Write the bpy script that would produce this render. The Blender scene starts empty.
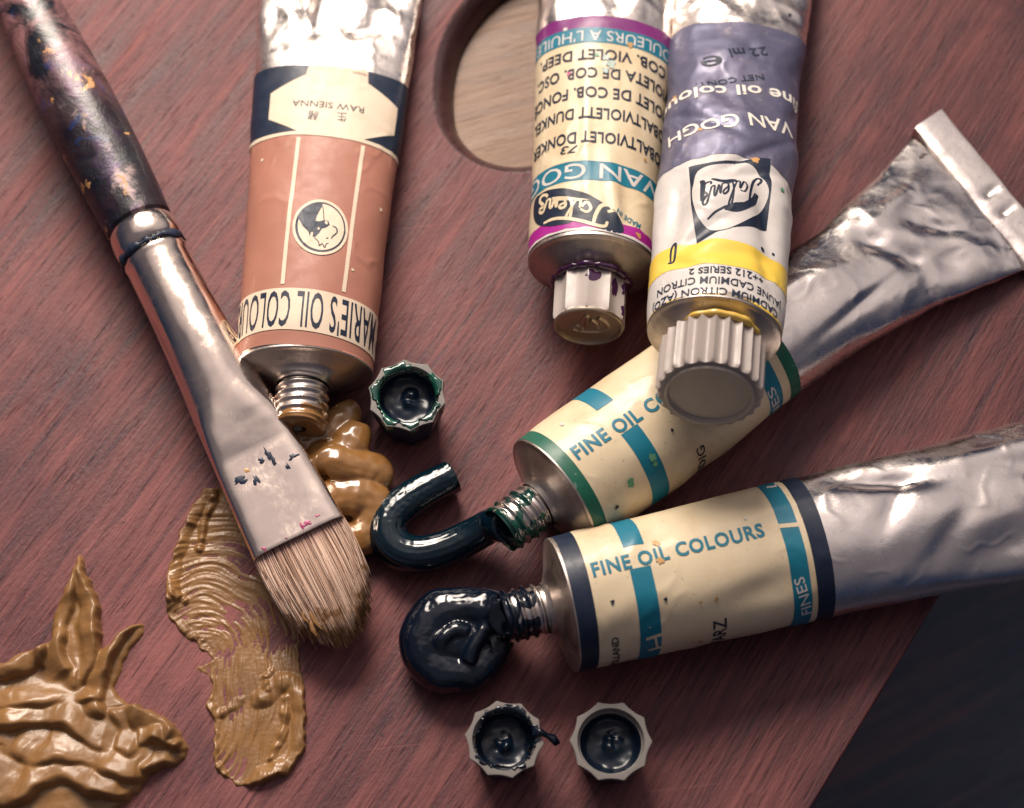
import bpy, bmesh, math, random
import numpy as np
random.seed(7)
PI = math.pi
MM = 0.001
scene = bpy.context.scene
COL = scene.collection

# ------------------------------------------------------------------ camera model (used for measuring the layout, in mm)
EL = math.radians(66.0); DIST = 400.0; HF = math.radians(30.0); W, H = 1024, 808
FPX = (W / 2) / math.tan(HF / 2)
CAM = np.array([0, -DIST * math.cos(EL), DIST * math.sin(EL)])
FW = np.array([0, math.cos(EL), -math.sin(EL)]); RT = np.array([1.0, 0, 0]); UP = np.array([0, math.sin(EL), math.cos(EL)])

def G(px, py, z=0.0):
    """photo measurement -> point in mm on the level z"""
    r = FW + RT * ((px - W / 2) / FPX) + UP * ((H / 2 - py) / FPX)
    return CAM + r * ((z - CAM[2]) / r[2])

def proj(p):
    q = p - CAM; d = q @ FW
    return np.array([W / 2 + FPX * (q @ RT) / d, H / 2 - FPX * (q @ UP) / d])

# ------------------------------------------------------------------ numpy noise
def _h(ix, iy, s):
    n = (ix.astype(np.int64) * 374761393 + iy.astype(np.int64) * 668265263 + s * 1442695041) & 0x7fffffff
    n = (n ^ (n >> 13)) * 1274126177 & 0x7fffffff
    n = (n ^ (n >> 16)) * 2246822519 & 0x7fffffff
    return ((n ^ (n >> 15)) & 0xffffff) / float(0xffffff)

def perlin(x, y, s=0):
    x = np.asarray(x, float); y = np.asarray(y, float)
    ix = np.floor(x); iy = np.floor(y); fx = x - ix; fy = y - iy
    u = fx * fx * fx * (fx * (fx * 6 - 15) + 10); v = fy * fy * fy * (fy * (fy * 6 - 15) + 10)
    def g(dx, dy):
        a = _h(ix + dx, iy + dy, s) * 2 * PI
        return np.cos(a) * (fx - dx) + np.sin(a) * (fy - dy)
    a = g(0, 0) * (1 - u) + g(1, 0) * u; b = g(0, 1) * (1 - u) + g(1, 1) * u
    return (a * (1 - v) + b * v) * 1.5

def fbm(x, y, s=0, o=4):
    t = 0; a = 1.0; f = 1.0
    for i in range(o):
        t = t + a * perlin(np.asarray(x) * f, np.asarray(y) * f, s + i * 17); a *= .5; f *= 2.03
    return t

def voro(x, y, s=0):
    x = np.asarray(x, float); y = np.asarray(y, float)
    ix = np.floor(x); iy = np.floor(y)
    f1 = np.full(np.broadcast(x, y).shape, 9.0); f2 = f1.copy()
    for dx in (-1, 0, 1):
        for dy in (-1, 0, 1):
            cx = ix + dx + _h(ix + dx, iy + dy, s); cy = iy + dy + _h(ix + dx, iy + dy, s + 91)
            d = np.hypot(x - cx, y - cy)
            f2 = np.minimum(f2, np.maximum(f1, d)); f1 = np.minimum(f1, d)
    return f1, f2

def sstep(a, b, x):
    t = np.clip((np.asarray(x, float) - a) / (b - a), 0, 1)
    return t * t * (3 - 2 * t)

# ------------------------------------------------------------------ mesh building
class MB:
    def __init__(self):
        self.v = []; self.f = []; self.m = []; self.uv = []; self.n = 0
    def add(self, V, F, mat=0, uv=None):
        V = np.asarray(V, float).reshape(-1, 3)
        if uv is None: uv = np.zeros((len(V), 2))
        self.v.append(V); self.uv.append(np.asarray(uv, float).reshape(-1, 2))
        self.f.extend([tuple(i + self.n for i in q) for q in F]); self.m.extend([mat] * len(F)); self.n += len(V)
    def grid(self, P, mat=0, uv=None, wrap_j=False, wrap_i=False):
        """P: array (ni, nj, 3)"""
        ni, nj = P.shape[:2]; F = []
        for i in range(ni if wrap_i else ni - 1):
            for j in range(nj if wrap_j else nj - 1):
                i2 = (i + 1) % ni; j2 = (j + 1) % nj
                F.append((i * nj + j, i * nj + j2, i2 * nj + j2, i2 * nj + j))
        self.add(P.reshape(-1, 3), F, mat, uv)
    def build(self, name, mats, parent=None, base=(0, 0, 0), smooth=True, sharp=None, recalc=True):
        V = (np.concatenate(self.v) - np.asarray(base, float)) * MM
        UV = np.concatenate(self.uv)
        me = bpy.data.meshes.new(name)
        me.from_pydata([tuple(p) for p in V], [], self.f)
        for m in mats: me.materials.append(m)
        me.polygons.foreach_set('material_index', self.m)
        me.polygons.foreach_set('use_smooth', [smooth] * len(self.f))
        l = me.uv_layers.new(name='UVMap')
        vi = np.zeros(len(me.loops), dtype=np.int32); me.loops.foreach_get('vertex_index', vi)
        l.data.foreach_set('uv', UV[vi].ravel())
        me.update()
        if recalc:
            bm = bmesh.new(); bm.from_mesh(me); bmesh.ops.recalc_face_normals(bm, faces=bm.faces); bm.to_mesh(me); bm.free()
        if sharp is not None: me.set_sharp_from_angle(angle=math.radians(sharp))
        o = bpy.data.objects.new(name, me); COL.objects.link(o)
        if parent is not None: o.parent = parent
        else: o.location = tuple(np.asarray(base, float) * MM)
        return o

def thing(name, label, cat, base, group=None):
    o = bpy.data.objects.new(name, None); COL.objects.link(o)
    o.location = tuple(np.asarray(base, float) * MM); o.empty_display_size = .01
    o['label'] = label; o['category'] = cat
    if group: o['group'] = group
    return o

def tag(o, label, cat, group=None):
    o['label'] = label; o['category'] = cat
    if group: o['group'] = group
    return o

# ------------------------------------------------------------------ materials
def srgb(r, g, b):
    f = lambda c: ((c / 255 + .055) / 1.055) ** 2.4 if c > 10 else c / 255 / 12.92
    return (f(r), f(g), f(b), 1)

class NT:
    def __init__(self, name):
        self.mat = bpy.data.materials.new(name); self.mat.use_nodes = True
        self.t = self.mat.node_tree; self.b = self.t.nodes['Principled BSDF']
    def n(self, typ, **kw):
        x = self.t.nodes.new(typ)
        for k, v in kw.items():
            if k.startswith('_'): setattr(x, k[1:], v)
            else:
                key = int(k[1:]) if k[0] == 'i' and k[1:].isdigit() else k.replace('__', ' ')
                self.set(x.inputs[key], v)
        return x
    def set(self, sock, v):
        if isinstance(v, bpy.types.NodeSocket): self.t.links.new(v, sock)
        else: sock.default_value = v
    def P(self, **kw):
        for k, v in kw.items(): self.set(self.b.inputs[k.replace('__', ' ')], v)
    def noise(self, vec, scale, detail=4, rough=.55, dist=0):
        return self.n('ShaderNodeTexNoise', Vector=vec, Scale=scale, Detail=detail, Roughness=rough, Distortion=dist).outputs[0]
    def ramp(self, fac, stops):
        r = self.n('ShaderNodeValToRGB', Fac=fac); e = r.color_ramp.elements
        while len(e) > 1: e.remove(e[-1])
        for i, (p, c) in enumerate(stops):
            x = e[0] if i == 0 else e.new(p)
            x.position = p; x.color = c if len(c) == 4 else (*c, 1)
        return r.outputs[0]
    def mix(self, fac, a, b, mode='MIX'):
        x = self.n('ShaderNodeMix', _data_type='RGBA', _blend_type=mode)
        self.set(x.inputs[0], fac); self.set(x.inputs[6], a); self.set(x.inputs[7], b)
        return x.outputs[2]
    def math(self, op, a, b=0.0, c=0.0):
        x = self.n('ShaderNodeMath', _operation=op)
        self.set(x.inputs[0], a); self.set(x.inputs[1], b); self.set(x.inputs[2], c)
        return x.outputs[0]
    def maprange(self, v, a, b, c=0.0, d=1.0):
        x = self.n('ShaderNodeMapRange'); self.set(x.inputs[0], v)
        for i, q in enumerate((a, b, c, d)): x.inputs[i + 1].default_value = q
        return x.outputs[0]
    def bump(self, h, strength, dist, normal=None):
        x = self.n('ShaderNodeBump', Strength=strength, Distance=dist, Height=h)
        if normal is not None: self.set(x.inputs['Normal'], normal)
        return x.outputs[0]
    def coord(self, which='Object', rot=0, scale=(1, 1, 1)):
        c = self.n('ShaderNodeTexCoord').outputs[which]
        if rot: c = self.n('ShaderNodeMapping', Vector=c); c.inputs['Rotation'].default_value = (0, 0, rot); c = c.outputs[0]
        m = self.n('ShaderNodeMapping', Vector=c); m.inputs['Scale'].default_value = scale
        return m.outputs[0]

def c4(r, g, b): return (r, g, b, 1)

def mat_wood(name, dark, mid, light, ang, rough=.5, fine=1.0, bumpd=.00012, scratch=True, spec=.5):
    m = NT(name)
    # the grain runs along the local x axis after turning by ang
    a = m.coord('Object', ang, (50 * fine, 1250 * fine, 300)); b = m.coord('Object', ang, (10, 130, 60)); o = m.coord('Object', ang, (11, 20, 20))
    f1 = m.noise(a, 1.0, 5, .62, .6); f2 = m.noise(b, 1.0, 5, .62, 1.0); f3 = m.noise(o, 1.0, 4, .55, .5)
    h = m.math('ADD', m.math('MULTIPLY', f1, .31), m.math('ADD', m.math('MULTIPLY', f2, .37), m.math('MULTIPLY', f3, .32)))
    col = m.ramp(h, [(.36, dark), (.48, mid), (.60, light)])
    p = m.noise(m.coord('Object', ang, (120, 1500, 300)), 1.0, 2, .5, .3)
    pores = m.maprange(p, .60, .70)
    col = m.mix(m.math('MULTIPLY', pores, .42), col, tuple(np.array(dark) * .6)[:3] + (1,))
    if scratch:
        # knife scratches, old stains and rubbed spots of a used board
        s = m.noise(m.coord('Object', ang + .22, (18, 1900, 300)), 1.0, 1, .4)
        col = m.mix(m.math('MULTIPLY', m.maprange(s, .72, .75), .25), col, tuple(min(1, x * 1.7) for x in light[:3]) + (1,))
        s2 = m.noise(m.coord('Object', ang + .9, (22, 1700, 300)), 1.0, 1, .4)
        col = m.mix(m.math('MULTIPLY', m.maprange(s2, .73, .755), .25), col, tuple(min(1, x * 1.5) for x in light[:3]) + (1,))
        st = m.noise(m.coord('Object', 0, (24, 24, 24)), 1.0, 6, .62, .8)
        col = m.mix(m.math('MULTIPLY', m.maprange(st, .50, .70), .55), col, c4(.045, .018, .030))
        sp = m.noise(m.coord('Object', 0, (330, 330, 330)), 1.0, 3, .6, .4)
        col = m.mix(m.math('MULTIPLY', m.maprange(sp, .71, .74), .7), col, c4(.012, .010, .02))
    r = m.maprange(f2, .3, .7, rough - .08, rough + .14)
    hh = m.math('SUBTRACT', m.math('ADD', f1, m.math('MULTIPLY', m.noise(m.coord('Object', ang, (700, 1500, 800)), 1.0, 3), .9)), m.math('MULTIPLY', pores, .5))
    m.P(Base__Color=col, Roughness=r, Normal=m.bump(hh, .9, bumpd), Specular__IOR__Level=spec)
    return m.mat

def mat_foil(name, base=(.90, .82, .77), rough=.2, dirt=.5, bumpd=.00012, wave=0):
    m = NT(name)
    uv = m.coord('UV'); ob = m.coord('Object', 0, (1, 1, 1))
    d = m.noise(ob, 130, 5, .65, .6); d2 = m.noise(ob, 700, 3, .6)
    sc = m.noise(m.coord('UV', 0, (14, 1.2, 1)), 6, 4, .6)
    dm = m.math('MULTIPLY', m.maprange(d, .52, .74), dirt)
    col = m.mix(dm, c4(*base), c4(.30, .25, .24))
    sp = m.maprange(d2, .66, .70)
    col = m.mix(m.math('MULTIPLY', sp, .6 * dirt), col, c4(.10, .08, .09))
    r = m.math('ADD', m.maprange(d, .4, .75, rough, rough + .25), m.math('MULTIPLY', m.maprange(sc, .4, .7), .12))
    hh = m.math('ADD', m.noise(ob, 260, 3, .55, .4), m.math('MULTIPLY', sc, .12))
    big = m.noise(ob, 75, 2, .5, .3)
    nrm = m.bump(big, .7, wave) if wave else None
    m.P(Base__Color=col, Metallic=1.0, Roughness=r, Normal=m.bump(hh, .8, bumpd, nrm))
    return m.mat

def mat_print(name, col, rough=.46, spec=.38, stain=(.30, .20, .10), amt=.35, metallic=0.0, coat=.15, scuff=.0, bumpd=.00016, scuffcol=(.7, .66, .62)):
    m = NT(name)
    ob = m.coord('Object')
    a = m.noise(ob, 70, 5, .6, .7); b = m.noise(ob, 420, 4, .6, .2); c = m.noise(ob, 1500, 2, .5)
    cc = m.mix(m.math('MULTIPLY', m.maprange(a, .48, .78), amt), c4(*col), c4(*stain))
    cc = m.mix(m.math('MULTIPLY', m.maprange(c, .69, .74), amt * .9), cc, c4(.08, .06, .05))
    cc = m.mix(m.math('MULTIPLY', m.maprange(b, .35, .7), .10), cc, c4(*(x * .6 for x in col)))
    if scuff > 0:
        s = m.math('MULTIPLY', m.maprange(m.math('ADD', m.math('MULTIPLY', b, .6), m.math('MULTIPLY', a, .45)), .60, .68), scuff)
        cc = m.mix(s, cc, c4(*scuffcol))
    m.P(Base__Color=cc, Roughness=m.maprange(b, .3, .7, rough - .06, rough + .14), Metallic=metallic, Specular__IOR__Level=spec, Coat__Weight=coat, Coat__Roughness=.16,
        Normal=m.bump(m.math('ADD', a, m.math('MULTIPLY', b, .35)), .6, bumpd))
    return m.mat

def mat_paint(name, col, col2, rough=.18, coat=.6, spec=.6, bumpd=.0001, scale=500):
    m = NT(name)
    ob = m.coord('Object')
    a = m.noise(ob, 90, 4, .55, .5); b = m.noise(ob, scale, 3, .55)
    m.P(Base__Color=m.mix(m.maprange(a, .35, .7), c4(*col), c4(*col2)), Roughness=m.maprange(a, .3, .7, rough * .7, rough * 1.6),
        Coat__Weight=coat, Coat__Roughness=.08, Specular__IOR__Level=spec, Normal=m.bump(m.math('ADD', b, a), .5, bumpd))
    return m.mat

CREAM = (.67, .55, .375)
M = {
    'palette': mat_wood('palette_wood', c4(.021, .009, .018), c4(.115, .034, .037), c4(.228, .076, .072), math.radians(-58), rough=.54, bumpd=.00016, spec=.33),
    'palette_edge_shaded': mat_wood('palette_edge_shaded_wood', c4(.012, .006, .008), c4(.04, .013, .014), c4(.085, .03, .028), math.radians(-60), rough=.35),  # rim and hole bevel, wood darkened to paint in the shade there
    'oak': mat_wood('oak_wood', c4(.085, .046, .030), c4(.185, .108, .072), c4(.27, .172, .120), math.radians(-17), rough=.55, fine=.55, scratch=False),
    'floor': mat_wood('dark_floor_wood', c4(.018, .030, .068), c4(.028, .038, .075), c4(.10, .070, .085), math.radians(-28), rough=.6, fine=.3, scratch=False),
    'foil': mat_foil('tube_foil', rough=.13, dirt=.32, bumpd=.00008),
    'foil_dirty': mat_foil('tube_foil_worn', base=(.88, .80, .75), rough=.2, dirt=.5, bumpd=.00014),
    'pewter': mat_foil('tube_shoulder_metal', base=(.52, .46, .42), rough=.3, dirt=.6, bumpd=.00005),
    'thread': mat_foil('thread_metal', base=(.70, .62, .57), rough=.2, dirt=.6, bumpd=.00005),
    'nickel': mat_foil('ferrule_nickel', base=(.88, .74, .64), rough=.06, dirt=.08, bumpd=.00002, wave=.0007),
    'cream': mat_print('label_cream', CREAM, amt=.48, stain=(.46, .27, .11), rough=.40, coat=.22, scuff=.22, scuffcol=(.62, .47, .30)),
    'white': mat_print('label_white', (.60, .56, .54), amt=.30),
    'ivory': mat_print('label_ivory', (.66, .54, .42), amt=.15, coat=.03, spec=.28, rough=.52),
    'sienna': mat_print('label_sienna', (.36, .155, .112), amt=.15, stain=(.27, .12, .09), coat=.05, spec=.3, rough=.5),
    'black': mat_print('print_black', (.008, .016, .038), amt=0, coat=.05, rough=.42),
    'ink': mat_print('print_ink', (.011, .019, .042), amt=0, coat=0, spec=.3),
    'teal': mat_print('print_teal', (.004, .155, .235), amt=.05, stain=(.01, .10, .2)),
    'green': mat_print('print_green', (.006, .10, .062), amt=.2, stain=(.01, .03, .03), scuff=.5, scuffcol=(.35, .42, .42)),
    'purple': mat_print('print_purple', (.17, .012, .15), amt=.1),
    'magenta': mat_print('print_magenta', (.36, .012, .25), amt=.1),
    'yellow': mat_print('print_yellow', (.80, .55, .075), amt=.15),
    'bluegrey': mat_print('print_blue_grey', (.115, .112, .185), amt=.45, stain=(.30, .26, .30), metallic=.3, rough=.4, scuff=.35, scuffcol=(.42, .36, .35), bumpd=.00014),
    'greytext': mat_print('print_white', (.80, .75, .68), amt=.15, scuff=.2, scuffcol=(.6, .5, .45)),
    'stain_green': mat_paint('dried_green_paint', (.10, .30, .16), (.16, .36, .22), rough=.4, coat=0),
    'stain_blue': mat_paint('dried_blue_paint', (.25, .42, .46), (.45, .48, .40), rough=.4, coat=0),
    'stain_pink': mat_paint('dried_pink_paint', (.42, .05, .16), (.30, .03, .12), rough=.4, coat=0),
    'stain_ochre': mat_paint('dried_ochre_paint', (.55, .30, .10), (.40, .22, .08), rough=.4, coat=0),
    'cap_shaded': mat_print('cap_plastic_shaded', (.014, .022, .044), rough=.42, amt=.1, coat=.05, stain=(.05, .05, .08)),  # sides of the loose caps, their shade painted into the plastic
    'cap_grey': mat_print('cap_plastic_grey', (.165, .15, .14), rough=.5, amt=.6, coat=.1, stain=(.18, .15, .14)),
    'cap_white': mat_print('cap_plastic_white', (.46, .405, .375), rough=.42, amt=.3, coat=.1, stain=(.40, .24, .26)),
    'cap_end': mat_foil('cap_end_metal', base=(.40, .33, .26), rough=.38, dirt=.5, bumpd=.00005),
    'cap_taupe': mat_print('cap_plastic_taupe', (.35, .30, .275), rough=.42, amt=.15, coat=.1, stain=(.34, .27, .25)),
    'cap_disc': mat_print('cap_disc_lit_taupe', (.44, .38, .33), rough=.42, amt=.15, coat=.15, stain=(.16, .14, .13)),  # same plastic as the cap, lightened in place of front light
    'p_ochre': mat_paint('raw_sienna_paint', (.21, .098, .029), (.265, .13, .042), rough=.22, coat=.5, bumpd=.00012),
    'p_ochre_dry': mat_paint('ochre_paint', (.245, .124, .044), (.165, .082, .030), rough=.36, coat=.10, spec=.38, bumpd=.00006, scale=700),
    'p_green': mat_paint('deep_green_paint', (.001, .007, .014), (.0015, .012, .021), rough=.13, coat=.25, spec=.45, bumpd=.00003),
    'p_black': mat_paint('black_paint', (.002, .0045, .011), (.003, .007, .016), rough=.12, coat=.2, spec=.45, bumpd=.00003),
    'p_pool': mat_paint('paint_pool', (.003, .007, .018), (.003, .010, .020), rough=.22, coat=.12, spec=.3, bumpd=.00004),
    'p_greenwet': mat_paint('green_paint_film', (.003, .062, .040), (.002, .016, .018), rough=.15, coat=.6),
    'p_purple': mat_paint('violet_paint', (.06, .006, .06), (.02, .006, .03), rough=.2, coat=.5),
    'p_yellow': mat_paint('yellow_paint', (.78, .52, .10), (.68, .42, .08), rough=.25, coat=.5),
}

# brush handle: dark lacquer under smears of old paint
def mat_handle():
    m = NT('handle_lacquer')
    u = m.coord('Object', 0, (1, 1, 1)); a = m.noise(u, 95, 6, .68, .9); b = m.noise(u, 150, 5, .65, .6); c = m.noise(u, 60, 4, .6, .5)
    sp = m.n('ShaderNodeSeparateXYZ', Vector=m.n('ShaderNodeTexCoord').outputs['UV'])
    top = m.maprange(m.math('ABSOLUTE', m.math('SUBTRACT', sp.outputs[0], -.05)), .02, .62, 1.0, 0.0)   # worn patch that runs along the upper side
    far = m.maprange(sp.outputs[1], -2.5, -5.2, 0.0, .75)
    col = m.mix(m.math('MULTIPLY', m.maprange(c, .42, .6), .8), c4(.006, .007, .014), c4(.022, .009, .014))
    w = lambda n, lo, hi: m.math('MULTIPLY', m.maprange(m.math('ADD', n, m.math('MULTIPLY', top, .16)), lo, hi), top)
    col = m.mix(w(a, .60, .76), col, c4(.10, .045, .14))
    col = m.mix(w(b, .64, .74), col, c4(.50, .36, .36))
    col = m.mix(m.maprange(m.math('SUBTRACT', m.noise(u, 210, 4, .6, .4), .0), .64, .67), col, c4(.50, .27, .10))
    col = m.mix(m.maprange(m.noise(u, 120, 3, .6, .9), .60, .66), col, c4(.010, .020, .085))
    col = m.mix(m.math('MULTIPLY', far, m.maprange(a, .40, .58)), col, c4(.36, .17, .17))
    m.P(Base__Color=col, Roughness=m.maprange(b, .35, .65, .30, .6), Coat__Weight=.15, Coat__Roughness=.12, Normal=m.bump(m.math('ADD', a, b), .8, .0004))
    return m.mat
M['handle'] = mat_handle()

def mat_bristle():
    m = NT('hog_bristle')
    uv = m.n('ShaderNodeTexCoord').outputs['UV']
    sp = m.n('ShaderNodeSeparateXYZ', Vector=uv)          # u: a random number per hair, v: 0 at the ferrule, 1 at the tip
    nz = m.noise(m.coord('Object'), 330, 4, .6, .4)
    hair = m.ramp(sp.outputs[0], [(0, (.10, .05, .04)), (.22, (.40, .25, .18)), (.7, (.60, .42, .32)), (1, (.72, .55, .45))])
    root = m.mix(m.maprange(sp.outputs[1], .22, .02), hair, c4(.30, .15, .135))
    load = m.maprange(m.math('ADD', sp.outputs[1], m.math('MULTIPLY', m.math('SUBTRACT', nz, .5), 1.1)), .76, .96)
    ochre = m.mix(m.maprange(nz, .4, .62), c4(.36, .19, .08), c4(.20, .10, .045))
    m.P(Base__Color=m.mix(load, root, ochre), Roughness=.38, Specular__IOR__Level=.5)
    return m.mat
M['bristle'] = mat_bristle()
# ------------------------------------------------------------------ flat shapes (text, polygons) -> sliced 2-D triangles
_txt = bpy.data.curves.new('lettering', 'FONT'); _txto = bpy.data.objects.new('lettering', _txt); COL.objects.link(_txto)
_txt.resolution_u = 3
def text2d(s, bold=0.0, shear=0.0, space=1.0):
    _txt.body = s; _txt.offset = bold; _txt.shear = shear; _txt.space_character = space
    bpy.context.view_layer.update()
    e = _txto.evaluated_get(bpy.context.evaluated_depsgraph_get()); me = e.to_mesh()
    V = np.array([v.co[:2] for v in me.vertices]).reshape(-1, 2); F = [tuple(p.vertices) for p in me.polygons]
    e.to_mesh_clear()
    return V, F
_cap = text2d('H')[0][:, 1].max()

def slice2d(V, F, step):
    bm = bmesh.new()
    vs = [bm.verts.new((p[0], p[1], 0)) for p in V]
    for f in F:
        try: bm.faces.new([vs[i] for i in f])
        except ValueError: pass
    bmesh.ops.triangulate(bm, faces=bm.faces[:])
    for ax in (0, 1):
        lo, hi = V[:, ax].min(), V[:, ax].max()
        for x in np.arange(math.ceil(lo / step) * step, hi, step):
            no = (1, 0, 0) if ax == 0 else (0, 1, 0)
            bmesh.ops.bisect_plane(bm, geom=bm.verts[:] + bm.edges[:] + bm.faces[:], dist=1e-6, plane_co=(x if ax == 0 else 0, x if ax else 0, 0), plane_no=no)
    bm.verts.index_update()
    V2 = np.array([v.co[:2] for v in bm.verts]).reshape(-1, 2); F2 = [tuple(v.index for v in f.verts) for f in bm.faces]
    bm.free()
    return V2, F2

def ribbon(pts, w0, w1=None, n=6):
    """2-D brush stroke along a smooth path"""
    P = catmull(np.asarray(pts, float), n); k = len(P)
    t = np.gradient(P, axis=0); t /= np.linalg.norm(t, axis=1)[:, None] + 1e-9
    nn = np.stack([-t[:, 1], t[:, 0]], 1); w1 = w0 if w1 is None else w1
    s = np.linspace(0, 1, k); w = (w0 + (w1 - w0) * s) * (.55 + .45 * np.sin(PI * np.clip(s * .92 + .04, 0, 1)) ** .6) / 2
    V = np.concatenate([P + nn * w[:, None], P - nn * w[:, None]])
    return V, [(i, i + 1, k + i + 1, k + i) for i in range(k - 1)]

def catmull(P, n=8, closed=False):
    P = np.asarray(P, float)
    Q = np.concatenate([P[-1:], P, P[:2]]) if closed else np.concatenate([2 * P[:1] - P[1:2], P, 2 * P[-1:] - P[-2:-1]])
    out = []; t = np.linspace(0, 1, n, endpoint=False)[:, None]
    for i in range(len(Q) - 3):
        a, b, c, d = Q[i:i + 4]
        out.append(.5 * ((2 * b) + (c - a) * t + (2 * a - 5 * b + 4 * c - d) * t * t + (3 * b - a - 3 * c + d) * t ** 3))
    if not closed: out.append(P[-1:])
    return np.concatenate(out)

def ellipse(cx, cy, rx, ry, rot=0, n=40):
    t = np.linspace(0, 2 * PI, n, endpoint=False); c, s = math.cos(rot), math.sin(rot)
    x = rx * np.cos(t); y = ry * np.sin(t)
    return np.stack([cx + c * x - s * y, cy + s * x + c * y], 1)

# ------------------------------------------------------------------ paint tubes
_RAT = np.linspace(.04, 1.0, 49); _TH = np.linspace(-PI, PI, 1025)
def _tab():
    T = []
    for r in _RAT:
        ds = np.sqrt(np.cos(_TH) ** 2 + (r * np.sin(_TH)) ** 2)
        s = np.concatenate([[0], np.cumsum((ds[1:] + ds[:-1]) / 2 * np.diff(_TH))])
        T.append((s / s[-1] - .5, s[-1]))
    return T
_ARC = _tab()
_FR = np.linspace(-.5, .5, 801)
_THT = np.array([np.interp(_FR, t[0], _TH) for t in _ARC]); _PER = np.array([t[1] for t in _ARC])

def theta(frac, ratio):
    frac = np.asarray(frac, float) % 1.0; frac = np.where(frac > .5, frac - 1, frac)
    fi = (frac + .5) * 800; ri = np.clip((ratio - .04) / .02, 0, 47.999)
    f0 = np.clip(np.floor(fi).astype(int), 0, 799); r0 = np.floor(ri).astype(int); ft = fi - f0; rt = ri - r0
    a = _THT[r0, f0] * (1 - ft) + _THT[r0, f0 + 1] * ft; b = _THT[r0 + 1, f0] * (1 - ft) + _THT[r0 + 1, f0 + 1] * ft
    return a * (1 - rt) + b * rt

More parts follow.
